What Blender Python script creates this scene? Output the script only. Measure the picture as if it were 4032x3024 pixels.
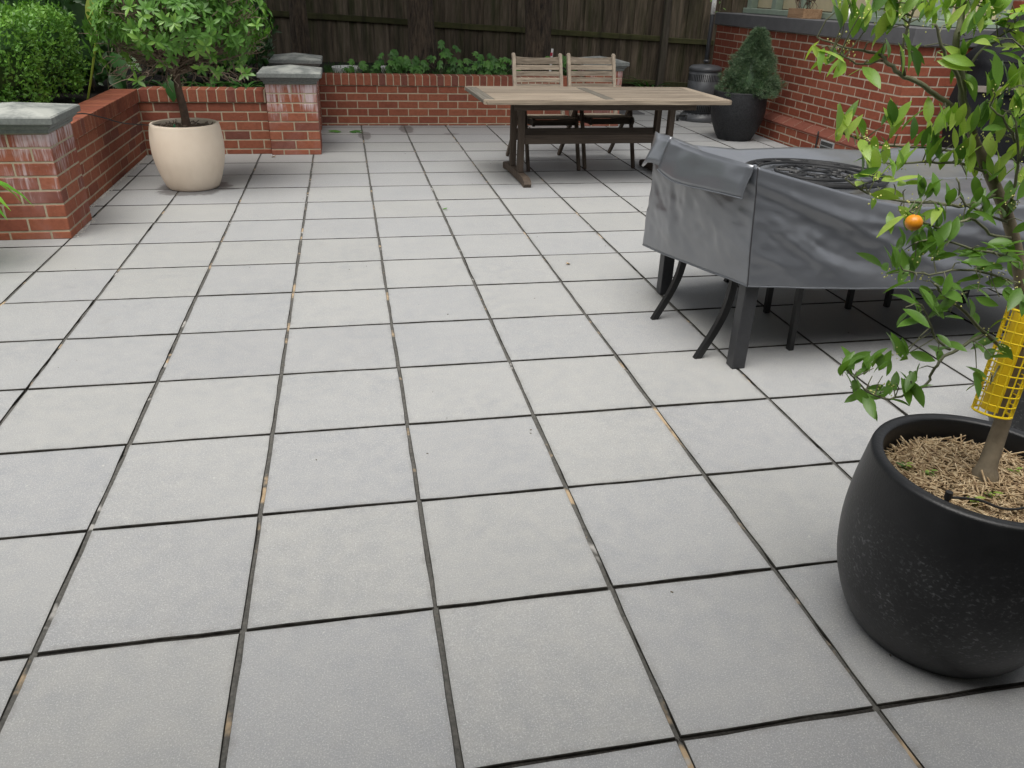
import bpy, bmesh, math, random
import numpy as np
from mathutils import Vector, Matrix, Euler
PI = math.pi
R = math.radians
random.seed(7); np.random.seed(7)
for o in list(bpy.data.objects): bpy.data.objects.remove(o)
scene = bpy.context.scene
COL = scene.collection

# ---------------------------------------------------------------- camera
CAM = Vector((-0.15143, -1.10697, 1.52165))
CR = Vector((0.98050784, -0.19424889, 0.02952545))
CU = Vector((0.06261198, 0.45134672, 0.89014936))
CF = Vector((0.18623674, 0.87094977, -0.4547113))
cd = bpy.data.cameras.new('camera'); cam = bpy.data.objects.new('camera', cd); COL.objects.link(cam)
cd.sensor_width = 36; cd.lens = 27.2307; cd.clip_start = .05; cd.clip_end = 500
m = Matrix((CR, CU, -CF)).transposed().to_4x4(); m.translation = CAM
cam.matrix_world = m; scene.camera = cam
FPX = 3049.84
def at(u, v, Y):
    """photo pixel + depth plane y=Y -> point"""
    d = CR*((u-2016)/FPX) - CU*((v-1512)/FPX) + CF
    return CAM + d*((Y-CAM.y)/d.y)

# ---------------------------------------------------------------- light
SUN_EL, SUN_AZ = R(70), R(215)      # azimuth measured clockwise from +Y
w = bpy.data.worlds.new('World'); scene.world = w; w.use_nodes = True
nt = w.node_tree; nt.nodes.clear()
sky = nt.nodes.new('ShaderNodeTexSky'); sky.sky_type = 'NISHITA'; sky.sun_disc = False
sky.sun_elevation = SUN_EL; sky.sun_rotation = SUN_AZ; sky.air_density = 1.0; sky.dust_density = 4.0; sky.ozone_density = 1.0
hs = nt.nodes.new('ShaderNodeHueSaturation'); hs.inputs['Saturation'].default_value = .16
bg = nt.nodes.new('ShaderNodeBackground'); bg.inputs['Strength'].default_value = .085
ow = nt.nodes.new('ShaderNodeOutputWorld')
nt.links.new(sky.outputs[0], hs.inputs['Color']); nt.links.new(hs.outputs[0], bg.inputs['Color']); nt.links.new(bg.outputs[0], ow.inputs['Surface'])
sl = bpy.data.lights.new('sun', 'SUN'); sl.energy = 1.5; sl.angle = R(50); sl.color = (1, .96, .9)
so = bpy.data.objects.new('sun', sl); COL.objects.link(so)
sd = Vector((math.sin(SUN_AZ)*math.cos(SUN_EL), math.cos(SUN_AZ)*math.cos(SUN_EL), math.sin(SUN_EL)))
so.rotation_euler = sd.to_track_quat('Z', 'Y').to_euler(); so.location = sd*30
vs = scene.view_settings; vs.view_transform = 'Standard'; vs.look = 'None'; vs.exposure = 1.12; vs.gamma = 1.0
scene.render.engine = 'CYCLES'

# ---------------------------------------------------------------- materials
MAT = {}
class N:
    """tiny node helper"""
    def __init__(s, name):
        s.m = bpy.data.materials.new(name); s.m.use_nodes = True; s.t = s.m.node_tree
        s.b = s.t.nodes['Principled BSDF']; s.out = s.t.nodes['Material Output']; MAT[name] = s.m
    def n(s, ty, **kw):
        x = s.t.nodes.new(ty)
        for k, v in kw.items():
            if hasattr(x, k): setattr(x, k, v)
            else: x.inputs[k].default_value = v
        return x
    def l(s, a, b): s.t.links.new(a, b)
    def coord(s, which='Object', scale=(1, 1, 1), rnd=True):
        tc = s.n('ShaderNodeTexCoord'); src = tc.outputs['Object']
        if which == 'World':
            src = s.n('ShaderNodeNewGeometry').outputs['Position']
        mp = s.n('ShaderNodeMapping'); mp.inputs['Scale'].default_value = scale; s.l(src, mp.inputs['Vector'])
        if which == 'Object' and rnd:
            oi = s.n('ShaderNodeObjectInfo'); mu = s.n('ShaderNodeMath', operation='MULTIPLY'); mu.inputs[1].default_value = 57
            s.l(oi.outputs['Random'], mu.inputs[0]); s.l(mu.outputs[0], mp.inputs['Location'])
        return mp.outputs[0]
    def noise(s, vec, scale, detail=4, rough=.55, dist=0):
        x = s.n('ShaderNodeTexNoise'); x.inputs['Scale'].default_value = scale; x.inputs['Detail'].default_value = detail
        x.inputs['Roughness'].default_value = rough; x.inputs['Distortion'].default_value = dist
        s.l(vec, x.inputs['Vector']); return x.outputs['Fac']
    def rnd(s): return s.n('ShaderNodeObjectInfo').outputs['Random']
    def ramp(s, fac, stops):
        x = s.n('ShaderNodeValToRGB'); cr = x.color_ramp
        while len(cr.elements) < len(stops): cr.elements.new(.5)
        for e, (p, c) in zip(cr.elements, stops):
            e.position = p; e.color = (*c, 1) if len(c) == 3 else c
        s.l(fac, x.inputs[0]); return x.outputs[0]
    def gray(s, fac, a, b): return s.ramp(fac, [(a, (0, 0, 0)), (b, (1, 1, 1))])
    def mix(s, fac, a, b, mode='MIX'):
        x = s.n('ShaderNodeMix', data_type='RGBA', blend_type=mode)
        for sock, v in ((x.inputs['Factor'], fac), (x.inputs['A'], a), (x.inputs['B'], b)):
            if isinstance(v, bpy.types.NodeSocket): s.l(v, sock)
            elif isinstance(v, (int, float)): sock.default_value = v if sock.type == 'VALUE' else (v, v, v, 1)
            else: sock.default_value = (*v, 1)
        return [o for o in x.outputs if o.type == 'RGBA'][0]
    def math(s, op, a, b=0.0):
        x = s.n('ShaderNodeMath', operation=op)
        for i, v in enumerate((a, b)):
            if isinstance(v, bpy.types.NodeSocket): s.l(v, x.inputs[i])
            else: x.inputs[i].default_value = v
        return x.outputs[0]
    def sep(s, vec):
        x = s.n('ShaderNodeSeparateXYZ'); s.l(vec, x.inputs[0]); return x.outputs
    def col(s, c):
        if isinstance(c, bpy.types.NodeSocket): s.l(c, s.b.inputs['Base Color'])
        else: s.b.inputs['Base Color'].default_value = (*c, 1)
    def rough(s, r):
        if isinstance(r, bpy.types.NodeSocket): s.l(r, s.b.inputs['Roughness'])
        else: s.b.inputs['Roughness'].default_value = r
    def bump(s, h, strength=.3, dist=.01, prev=None):
        x = s.n('ShaderNodeBump'); x.inputs['Strength'].default_value = strength; x.inputs['Distance'].default_value = dist
        s.l(h, x.inputs['Height'])
        if prev is not None: s.l(prev, x.inputs['Normal'])
        s.l(x.outputs[0], s.b.inputs['Normal']); return x.outputs[0]
    def set(s, **kw):
        for k, v in kw.items(): s.b.inputs[k.replace('_', ' ')].default_value = v

def simple(name, c, rough=.6, var=.15, scale=12, bump=.15, bdist=.004, metallic=0, spec=.5):
    k = N(name); v = k.coord(); n1 = k.noise(v, scale, 5)
    d = tuple(x*(1-var) for x in c); b = tuple(min(1, x*(1+var)) for x in c)
    k.col(k.ramp(n1, [(.3, d), (.7, b)])); k.rough(rough)
    if bump: k.bump(k.noise(v, scale*6, 4), bump, bdist)
    k.set(Metallic=metallic, Specular_IOR_Level=spec)
    return k

# pavers: grey concrete, fine light aggregate, faint clouding, a few wet stains
k = N('paver'); wv = k.coord('World'); 
fine = k.noise(wv, 260, 3, .75); mid = k.noise(wv, 16, 5, .6); big = k.noise(wv, 2.3, 4, .55)
base = k.ramp(big, [(.3, (.345, .35, .36)), (.7, (.405, .405, .405))])
base = k.mix(k.gray(mid, .35, .75), base, (.43, .425, .415), 'MIX'); 
tint = k.ramp(k.rnd(), [(0, (.93, .93, .95)), (.3, (1, 1, 1)), (.5, (.955, .96, .98)), (.75, (1.04, 1.035, 1.02)), (1, (.975, .97, .95))])
base = k.mix(1.0, base, tint, 'MULTIPLY'); base = k.mix(1.0, base, (.735, .745, .742), 'MULTIPLY')
base = k.mix(k.math('MULTIPLY', k.gray(fine, .52, .72), .8), base, (.56, .56, .55))
dark = k.noise(wv, 170, 3, .7); base = k.mix(k.math('MULTIPLY', k.gray(dark, .56, .72), .6), base, (.2, .2, .19))
# wet / stained patches with shapes of their own
px, py, pz = k.sep(wv)
warp = k.noise(wv, 7, 4)
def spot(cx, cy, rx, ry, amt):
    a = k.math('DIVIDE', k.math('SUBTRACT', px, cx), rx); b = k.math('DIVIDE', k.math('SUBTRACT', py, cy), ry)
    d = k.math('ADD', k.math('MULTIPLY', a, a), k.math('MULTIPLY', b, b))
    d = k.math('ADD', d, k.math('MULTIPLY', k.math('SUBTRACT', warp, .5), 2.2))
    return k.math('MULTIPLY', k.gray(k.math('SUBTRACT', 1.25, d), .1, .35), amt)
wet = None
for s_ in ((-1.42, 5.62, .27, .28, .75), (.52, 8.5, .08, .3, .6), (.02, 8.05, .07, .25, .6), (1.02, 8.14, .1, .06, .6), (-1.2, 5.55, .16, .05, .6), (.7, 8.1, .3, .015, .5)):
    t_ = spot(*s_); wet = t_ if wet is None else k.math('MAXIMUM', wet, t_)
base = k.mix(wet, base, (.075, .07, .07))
ox, oy, oz = k.sep(k.coord('Object', rnd=False)); edge = k.math('MAXIMUM', k.math('ABSOLUTE', ox), k.math('ABSOLUTE', oy))
drt = k.math('MULTIPLY', k.gray(k.math('ADD', edge, k.math('MULTIPLY', k.noise(wv, 22, 4, .65), .06)), .262, .292), .55); base = k.mix(drt, base, (.13, .125, .115))
sp_ = k.noise(wv, 3.1, 6, .75); base = k.mix(k.math('MULTIPLY', k.gray(sp_, .6, .72), .22), base, (.2, .195, .18)); sp2 = k.noise(wv, 42, 2, .5); base = k.mix(k.math('MULTIPLY', k.gray(sp2, .74, .78), .5), base, (.5, .49, .46))
k.col(base); k.rough(k.math('SUBTRACT', k.ramp(mid, [(.3, (.5,)*3), (.7, (.62,)*3)]), k.math('MULTIPLY', wet, .1)))
k.bump(fine, .25, .0012)
k.set(Specular_IOR_Level=.45)

k = N('paver_edge'); wv = k.coord('World'); k.col(k.ramp(k.noise(wv, 30, 4), [(.3, (.018, .017, .015)), (.7, (.06, .057, .05))])); k.rough(.95); k.set(Specular_IOR_Level=.1)
k = N('grout'); wv = k.coord('World'); n1 = k.noise(wv, 3.2, 5, .6); n2 = k.noise(wv, 90, 3); n3 = k.noise(wv, 6.5, 3)
c = k.ramp(n2, [(.3, (.05, .05, .045)), (.7, (.105, .1, .09))])
c = k.mix(k.gray(n1, .57, .63), c, (.36, .27, .17)); c = k.mix(k.gray(n3, .64, .69), c, (.33, .32, .3))
k.col(c); k.rough(.95); k.bump(n2, .8, .004)
k = N('joint_sand'); wv = k.coord('World'); n1 = k.noise(wv, 4, 4); n2 = k.noise(wv, 120, 3)
k.col(k.mix(k.gray(n1, .6, .72), k.ramp(n2, [(.3, (.008, .007, .006)), (.7, (.03, .027, .022))]), (.06, .05, .04))); k.rough(1); k.bump(n2, .8, .004)

def brick_mat(name, stops, eff=0.0, soot=0.0):
    k = N(name); ov = k.coord(); wv = k.coord('World')
    c = k.ramp(k.rnd(), stops)
    n1 = k.noise(ov, 26, 5, .65); c = k.mix(.55, c, k.ramp(n1, [(.25, (.55, .5, .5)), (.55, (1, 1, 1)), (.8, (1.15, 1.1, 1.08))]), 'MULTIPLY')
    n2 = k.noise(ov, 190, 3); c = k.mix(k.math('MULTIPLY', k.gray(n2, .62, .75), .4), c, (.1, .04, .03))
    # lime bloom: short horizontal scuffs on the faces
    n3 = k.noise(k.coord('World', (5, 5, 40)), 3.2, 5, .7); c = k.mix(k.math('MULTIPLY', k.gray(n3, .63, .72), .3), c, (.5, .42, .38))
    if eff:
        z = k.sep(wv)[2]
        st = k.noise(k.coord('World', (34, 34, 2.6)), 1.0, 5, .7); pat = k.noise(k.coord('World', (5, 5, 4)), 1.0, 3, .6)
        h = k.gray(z, .12, .66)
        e = k.math('MULTIPLY', k.gray(k.math('ADD', k.math('MULTIPLY', st, .62), k.math('MULTIPLY', k.math('ADD', pat, k.math('MULTIPLY', h, .55)), .36)), .62, .76), eff)
        c = k.mix(e, c, (.66, .6, .62))
        c = k.mix(k.math('MULTIPLY', k.gray(pat, .45, .7), .22*eff), c, (.5, .36, .36))
    k.col(c); k.rough(.85); k.bump(k.noise(ov, 130, 4), .35, .002); k.set(Specular_IOR_Level=.25)
RED = [(0, (.2, .064, .041)), (.3, (.245, .08, .046)), (.6, (.285, .1, .057)), (.85, (.23, .071, .043)), (1, (.165, .064, .048))]
brick_mat('brick', RED)
brick_mat('brick_bloom', [(p, tuple(x*1.12 for x in c)) for p, c in RED], eff=.75)
brick_mat('brick_house', [(0, (.19, .05, .029)), (.5, (.24, .066, .036)), (1, (.265, .082, .046))])
brick_mat('brick_splay', [(0, (.13, .042, .029)), (.5, (.16, .052, .034)), (1, (.185, .065, .045))])
k = simple('mortar', (.39, .33, .235), .95, .16, 20, .5, .003); 
k = simple('mortar_pale', (.42, .365, .28), .95, .14, 20, .5, .003)
# bluestone-like concrete pier caps, bleached on the top
k = N('pier_cap'); wv = k.coord('World'); ov = k.coord(); n1 = k.noise(wv, 5, 5, .65); n2 = k.noise(wv, 60, 4)
c = k.ramp(n2, [(.3, (.125, .136, .13)), (.7, (.19, .202, .19))])
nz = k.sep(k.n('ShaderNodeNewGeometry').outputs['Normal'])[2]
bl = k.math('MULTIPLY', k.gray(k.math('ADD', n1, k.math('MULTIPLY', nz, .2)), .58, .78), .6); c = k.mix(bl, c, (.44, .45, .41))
k.col(c); k.rough(.85); k.bump(n2, .3, .003)

def wood_mat(name, dark, light, axis='X', rough=.8, moss=0.0, streak=26, hue=None):
    k = N(name); sc = {'X': (1.2, streak, streak), 'Y': (streak, 1.2, streak), 'Z': (streak, streak, 1.2)}[axis]
    gv = k.coord('Object', sc); g = k.noise(gv, 1.6, 6, .65, .6); g2 = k.noise(k.coord('Object', tuple(x*4 for x in sc)), 1.6, 3)
    c = k.ramp(g, [(.28, dark), (.72, light)])
    c = k.mix(.4, c, k.ramp(g2, [(.3, (.6, .6, .6)), (.6, (1.05, 1.05, 1.05))]), 'MULTIPLY')
    c = k.mix(1.0, c, k.ramp(k.rnd(), [(0, (.78, .76, .74)), (.5, (1, 1, 1)), (1, (1.16, 1.13, 1.1))]), 'MULTIPLY')
    if moss:
        mv = k.noise(k.coord('World', (9, 9, 1.1)), 1.0, 4, .6); c = k.mix(k.math('MULTIPLY', k.gray(mv, .45, .72), moss), c, (.035, .045, .014))
        dv = k.noise(k.coord('World', (7, 7, .8)), 1.3, 4, .6); c = k.mix(k.math('MULTIPLY', k.gray(dv, .5, .75), .75), c, (.02, .018, .013))
    k.col(c); k.rough(rough); k.bump(g2, .35, .003); k.set(Specular_IOR_Level=.3)
wood_mat('teak_pale', (.085, .067, .05), (.36, .305, .235), 'X', .75, 0, 34)
wood_mat('teak_pale_y', (.1, .082, .062), (.34, .29, .225), 'Y', .75)
wood_mat('teak_pale_z', (.18, .15, .115), (.36, .305, .24), 'Z', .75)
wood_mat('teak_grey', (.08, .073, .06), (.17, .155, .128), 'Y', .85)
wood_mat('teak_dark', (.035, .027, .021), (.09, .069, .053), 'X', .75)
wood_mat('teak_dark_z', (.05, .038, .029), (.125, .096, .073), 'Z', .75)
wood_mat('paling', (.06, .048, .035), (.23, .185, .135), 'Z', .9, .75, 14)
wood_mat('rail_moss', (.045, .045, .02), (.1, .1, .045), 'X', .95, .5, 10)
wood_mat('fence_post', (.06, .05, .04), (.13, .11, .09), 'Z', .9, .3, 14)
wood_mat('box_wood', (.22, .13, .07), (.42, .27, .16), 'Y', .75, 0, 14)
# bark
k = N('bark'); v = k.coord('World', (22, 22, 4)); n1 = k.noise(v, 1.5, 6, .7, .4)
k.col(k.ramp(n1, [(.35, (.012, .009, .0065)), (.62, (.11, .08, .054))])); k.rough(.95); k.bump(n1, 1, .05)
simple('branch_green', (.15, .155, .09), .7, .2, 30, .2); simple('branch_brown', (.19, .155, .105), .8, .25, 30, .3); simple('twig', (.16, .12, .085), .9, .2, 30, .2)
simple('trunk_brown', (.1, .065, .045), .85, .35, 18, .5)

def leaf_mat(name, stops, rough=.4, trans=.25, rnd_world=False, scale=30):
    k = N(name)
    f = k.noise(k.coord('World'), scale, 2) if rnd_world else k.rnd()
    c = k.ramp(f, stops); ov = k.coord(); v = k.noise(ov, 25, 3)
    c = k.mix(.35, c, k.ramp(v, [(.3, (.75, .78, .7)), (.7, (1.15, 1.12, 1.1))]), 'MULTIPLY')
    k.col(c); k.rough(rough); k.set(Specular_IOR_Level=.45)
    tr = k.n('ShaderNodeBsdfTranslucent'); tc = k.mix(1.0, c, (1.25, 1.3, .7), 'MULTIPLY'); k.l(tc, tr.inputs['Color'])
    mx = k.n('ShaderNodeMixShader'); mx.inputs[0].default_value = trans
    k.l(k.b.outputs[0], mx.inputs[1]); k.l(tr.outputs[0], mx.inputs[2]); k.l(mx.outputs[0], k.out.inputs['Surface'])
G3 = lambda a, b, c: [(0, a), (.5, b), (1, c)]
leaf_mat('leaf_citrus', [(0, (.07, .16, .035)), (.2, (.14, .28, .045)), (.5, (.26, .43, .07)), (1, (.42, .56, .12))], .34, .42)
leaf_mat('leaf_azalea', G3((.065, .16, .024), (.115, .25, .038), (.18, .33, .055)), .4, .25)
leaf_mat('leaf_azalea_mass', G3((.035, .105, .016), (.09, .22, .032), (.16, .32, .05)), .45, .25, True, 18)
leaf_mat('leaf_hedge', [(.25, (.055, .15, .024)), (.5, (.12, .28, .04)), (.75, (.22, .42, .065))], .45, .25, True, 9)
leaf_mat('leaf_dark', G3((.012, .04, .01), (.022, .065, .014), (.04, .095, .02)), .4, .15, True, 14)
leaf_mat('leaf_maple', G3((.045, .13, .026), (.075, .2, .036), (.11, .25, .05)), .5, .25)
leaf_mat('leaf_strap', G3((.02, .07, .014), (.035, .11, .02), (.06, .15, .028)), .35, .15)
leaf_mat('leaf_spruce', [(.2, (.03, .06, .03)), (.45, (.065, .12, .06)), (.6, (.12, .18, .095)), (.8, (.2, .23, .13))], .5, .1, True, 45)
leaf_mat('leaf_yellow', G3((.3, .4, .06), (.34, .42, .08), (.38, .45, .1)), .45, .3)
leaf_mat('leaf_bright', G3((.1, .3, .03), (.14, .36, .04), (.2, .42, .05)), .4, .3)
leaf_mat('grass', G3((.02, .06, .012), (.035, .09, .016), (.06, .12, .025)), .6, .2, True, 12)
leaf_mat('leaf_canopy', G3((.02, .055, .012), (.03, .075, .015), (.04, .09, .02)), .5, .2, True, 3)
leaf_mat('leaf_succulent', G3((.1, .03, .035), (.12, .045, .04), (.1, .1, .05)), .5, .1)
simple('flower_bud', (.55, .55, .16), .6, .2, 40, 0)
# cover: coated silver-grey polyester
k = N('cover'); ov = k.coord('World'); n1 = k.noise(ov, 5, 4); n2 = k.noise(ov, 22, 5, .6); wv_ = k.noise(ov, 420, 1)
k.col(k.ramp(n1, [(.3, (.118, .127, .143)), (.7, (.13, .139, .155))])); k.rough(.3); k.set(Metallic=.25, Specular_IOR_Level=.9, Coat_Weight=.55, Coat_Roughness=.24, Coat_IOR=1.6)
k.bump(k.noise(ov, 34, 2, .4), .08, .004)
simple('cover_stitch', (.03, .03, .034), .6, .1, 20, 0); simple('cover_hem', (.13, .14, .155), .45, .1, 20, .2, .002, .3)
simple('metal_black', (.006, .006, .0065), .45, .3, 40, .15, .001); simple('metal_char', (.024, .025, .028), .42, .15, 40, .1, .001)
k = simple('powder_grey', (.07, .074, .08), .38, .12, 30, .08, .001); simple('slot_black', (.004, .004, .004), .9, 0, 10, 0)
simple('rubber', (.01, .01, .01), .7, .1, 20, 0); simple('white_paper', (.62, .62, .6), .7, .06, 20, 0); simple('white_glaze', (.68, .68, .63), .35, .08, 20, 0)
simple('label_red', (.3, .02, .04), .5, .1, 20, 0)
# pots
k = N('pot_cream'); ov = k.coord('World'); n1 = k.noise(ov, 3.5, 5, .6); n2 = k.noise(ov, 70, 4)
c = k.ramp(n1, [(.3, (.72, .6, .47)), (.7, (.8, .69, .56))]); z = k.sep(ov)[2]
c = k.mix(k.math('MULTIPLY', k.gray(k.math('SUBTRACT', k.noise(k.coord('World', (9, 9, 3)), 1, 4), k.math('MULTIPLY', z, 1.3)), .18, .62), .2), c, (.44, .36, .26))
k.col(c); k.rough(.62); k.bump(n2, .15, .002)
k = N('pot_black'); ov = k.coord('World'); n1 = k.noise(k.coord('World', (90, 90, 140)), 1, 3, .6); n2 = k.noise(ov, 9, 4); n4 = k.noise(ov, 160, 3)
c = k.ramp(k.noise(ov, 14, 5), [(.3, (.006, .0065, .0075)), (.7, (.012, .0125, .014))])
z = k.sep(ov)[2]; lowm = k.math('MULTIPLY', k.gray(z, .03, .2), k.gray(k.math('SUBTRACT', .46, z), .02, .24))
sc_ = k.math('MULTIPLY', k.gray(n1, .55, .7), k.math('MULTIPLY', lowm, k.gray(n2, .3, .6))); c = k.mix(k.math('MULTIPLY', sc_, .55), c, (.28, .29, .3)); c = k.mix(k.math('MULTIPLY', k.math('MULTIPLY', lowm, k.gray(n2, .4, .7)), .09), c, (.2, .2, .2))
k.col(c); k.rough(.42); k.bump(n4, .3, .002); k.set(Specular_IOR_Level=.45)
k = N('pot_slate'); ov = k.coord('World'); n4 = k.noise(ov, 60, 4, .65); k.col(k.ramp(n4, [(.3, (.006, .0065, .0075)), (.75, (.026, .027, .03))])); k.set(Specular_IOR_Level=.3); k.rough(.55); k.bump(n4, .6, .006)
simple('soil', (.05, .036, .026), 1, .5, 40, 1, .02); simple('soil_dark', (.018, .014, .01), 1, .4, 20, 1, .03)
k = N('straw'); v = k.noise(k.coord('World'), 60, 2); k.col(k.ramp(v, [(.3, (.2, .125, .065)), (.5, (.45, .33, .19)), (.72, (.68, .56, .37))])); k.rough(.85)
simple('yellow_plastic', (.85, .62, .012), .38, .06, 20, 0); simple('yellow_card', (.82, .58, .01), .6, .1, 14, .1)
simple('orange_peel', (.72, .27, .012), .35, .12, 30, .35, .002); simple('green_plastic', (.02, .25, .1), .4, .1, 20, 0)
simple('paint_sage', (.25, .31, .245), .5, .08, 12, .05); simple('paint_cream', (.58, .5, .33), .55, .05, 12, .05)
simple('sill_grey', (.09, .09, .095), .7, .16, 7, .25, .003); simple('glass_dark', (.02, .022, .025), .1, .1, 8, 0)
k = simple('bbq_fabric', (.0075, .008, .01), .75, .2, 14, .4, .006, 0, .2); simple('strap_tan', (.2, .17, .145), .7, .1, 20, .1)
simple('vent_metal', (.3, .31, .31), .5, .12, 30, .1); simple('dirt', (.06, .05, .035), 1, .3, 3, .5, .02)
simple('roof_metal', (.3, .3, .3), .5, .1, 4, 0); simple('plaster', (.55, .52, .46), .8, .06, 4, .1)
simple('dry_leaf', (.4, .24, .07), .7, .3, 40, .2); simple('debris', (.1, .085, .06), .9, .5, 60, 0); simple('white_mark', (.75, .75, .76), .6, .05, 30, 0)
simple('lime_dust', (.52, .5, .46), 1, .2, 60, .4, .004)

# ---------------------------------------------------------------- mesh helpers
class MB:
    def __init__(s): s.v = []; s.f = []
    def add(s, vs, fs, M=None):
        o = len(s.v)
        s.v += [tuple(M @ Vector(p)) for p in vs] if M is not None else [tuple(p) for p in vs]
        s.f += [tuple(i+o for i in f) for f in fs]; return s
    def box(s, c, d, rot=None, bev=0.0):
        M = Matrix.Translation(c) @ (Euler(rot).to_matrix().to_4x4() if rot else Matrix.Identity(4))
        hx, hy, hz = (x/2 for x in d)
        if not bev:
            vs = [(x, y, z) for z in (-hz, hz) for x, y in ((-hx, -hy), (hx, -hy), (hx, hy), (-hx, hy))]
            fs = [(3, 2, 1, 0), (4, 5, 6, 7), (0, 1, 5, 4), (1, 2, 6, 5), (2, 3, 7, 6), (3, 0, 4, 7)]
        else:
            vs, fs = bevbox(hx, hy, hz, bev)
        return s.add(vs, fs, M)
    def bar(s, a, b, wx, wy, up=(0, 0, 1), bev=0.0):
        """rectangular bar from a to b; wx across, wy along 'up'"""
        a, b = Vector(a), Vector(b); d = b-a; L = d.length; z = d/L; x = Vector(up).cross(z)
        if x.length < 1e-4: x = Vector((1, 0, 0))
        x.normalize(); y = z.cross(x); M = Matrix((x, y, z)).transposed().to_4x4(); M.translation = (a+b)/2
        vs, fs = bevbox(wx/2, wy/2, L/2, bev) if bev else None or plainbox(wx/2, wy/2, L/2)
        return s.add(vs, fs, M)
    def tube(s, pts, rad, n=8, cap=True, squash=None):
        pts = [Vector(p) for p in pts]
        if not hasattr(rad, '__len__'): rad = [rad]*len(pts)
        t0 = (pts[1]-pts[0]).normalized(); ref = Vector((0, 0, 1)) if abs(t0.z) < .9 else Vector((1, 0, 0))
        x = ref.cross(t0).normalized(); vs = []
        for i, p in enumerate(pts):
            t = (pts[min(i+1, len(pts)-1)]-pts[max(i-1, 0)]).normalized()
            x = (x-t*x.dot(t)).normalized(); y = t.cross(x)
            for j in range(n):
                a = 2*PI*j/n; vs.append(p+(x*math.cos(a)+y*math.sin(a))*rad[i])
        fs = [(i*n+j, i*n+(j+1) % n, (i+1)*n+(j+1) % n, (i+1)*n+j) for i in range(len(pts)-1) for j in range(n)]
        if cap:
            fs.append(tuple(reversed(range(n)))); fs.append(tuple((len(pts)-1)*n+j for j in range(n)))
        return s.add(vs, fs)
    def lathe(s, prof, n=48, c=(0, 0, 0), wob=0.0):
        vs = []; m = len(prof)
        for i, (r, z) in enumerate(prof):
            for j in range(n):
                a = 2*PI*j/n; vs.append((c[0]+r*math.cos(a), c[1]+r*math.sin(a), c[2]+z))
        fs = [(i*n+j, i*n+(j+1) % n, (i+1)*n+(j+1) % n, (i+1)*n+j) for i in range(m-1) for j in range(n)]
        if prof[0][0] > 1e-4: fs.append(tuple(reversed(range(n))))
        if prof[-1][0] > 1e-4: fs.append(tuple((m-1)*n+j for j in range(n)))
        return s.add(vs, fs)
    def prism(s, poly, z0, z1, M=None):
        n = len(poly); vs = [(x, y, z0) for x, y in poly]+[(x, y, z1) for x, y in poly]
        fs = [tuple(reversed(range(n))), tuple(range(n, 2*n))]+[(i, (i+1) % n, n+(i+1) % n, n+i) for i in range(n)]
        return s.add(vs, fs, M)
    def mesh(s, name='m', smooth=False):
        me = bpy.data.meshes.new(name); me.from_pydata(s.v, [], s.f); me.update()
        if smooth: me.shade_smooth()
        return me
def plainbox(hx, hy, hz):
    return ([(x, y, z) for z in (-hz, hz) for x, y in ((-hx, -hy), (hx, -hy), (hx, hy), (-hx, hy))],
            [(3, 2, 1, 0), (4, 5, 6, 7), (0, 1, 5, 4), (1, 2, 6, 5), (2, 3, 7, 6), (3, 0, 4, 7)])
def bevbox(hx, hy, hz, b):
    b = min(b, hx*.9, hy*.9, hz*.9); vs = []; idx = {}
    for sx in (-1, 1):
        for sy in (-1, 1):
            for sz in (-1, 1):
                for ax in range(3):
                    p = [sx*(hx-b), sy*(hy-b), sz*(hz-b)]; p[ax] = (sx*hx, sy*hy, sz*hz)[ax]
                    idx[sx, sy, sz, ax] = len(vs); vs.append(tuple(p))
    fs = []
    for ax in range(3):
        o = [i for i in range(3) if i != ax]
        for s in (-1, 1):
            q = []
            for a, c in ((-1, -1), (1, -1), (1, 1), (-1, 1)):
                k = [0, 0, 0]; k[ax] = s; k[o[0]] = a; k[o[1]] = c; q.append(idx[(*k, ax)])
            fs.append(q)
    for ax in range(3):
        o = [i for i in range(3) if i != ax]
        for a in (-1, 1):
            for c in (-1, 1):
                k0 = [0, 0, 0]; k0[o[0]] = a; k0[o[1]] = c; k1 = list(k0); k0[ax] = -1; k1[ax] = 1
                fs.append([idx[(*k0, o[0])], idx[(*k1, o[0])], idx[(*k1, o[1])], idx[(*k0, o[1])]])
    for sx in (-1, 1):
        for sy in (-1, 1):
            for sz in (-1, 1): fs.append([idx[sx, sy, sz, a] for a in range(3)])
    out = []
    for f in fs:      # orient outward
        p = [Vector(vs[i]) for i in f]; n = (p[1]-p[0]).cross(p[2]-p[0]); c = sum(p, Vector())/len(p)
        out.append(tuple(f) if n.dot(c) > 0 else tuple(reversed(f)))
    return vs, out

def ob(name, me, mat, parent=None, loc=None, rot=None, local=False):
    """link a mesh; coordinates are world ones unless local=True"""
    if isinstance(me, MB): me = me.mesh(name)
    o = bpy.data.objects.new(name, me); COL.objects.link(o)
    if mat and not me.materials: me.materials.append(MAT[mat])
    if loc is not None: o.location = loc
    if rot is not None: o.rotation_euler = rot
    if parent is not None:
        o.parent = parent
        if not local: o.matrix_parent_inverse = parent_world(parent).inverted()
    return o
def parent_world(p):
    M = Matrix.LocRotScale(p.location, p.rotation_euler, p.scale)
    if p.parent: M = parent_world(p.parent) @ p.matrix_parent_inverse @ M
    return M
def tag(o, label=None, cat=None, group=None, kind=None):
    for k_, v_ in (('label', label), ('category', cat), ('group', group), ('kind', kind)):
        if v_: o[k_] = v_
    return o
def thing(name, label, cat, loc=(0, 0, 0), rotz=0, group=None):
    o = bpy.data.objects.new(name, None); COL.objects.link(o); o.location = loc; o.rotation_euler = (0, 0, rotz); o.empty_display_size = .1
    return tag(o, label, cat, group)
def struct(name, me, mat): return tag(ob(name, me, mat), kind='structure')
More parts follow.
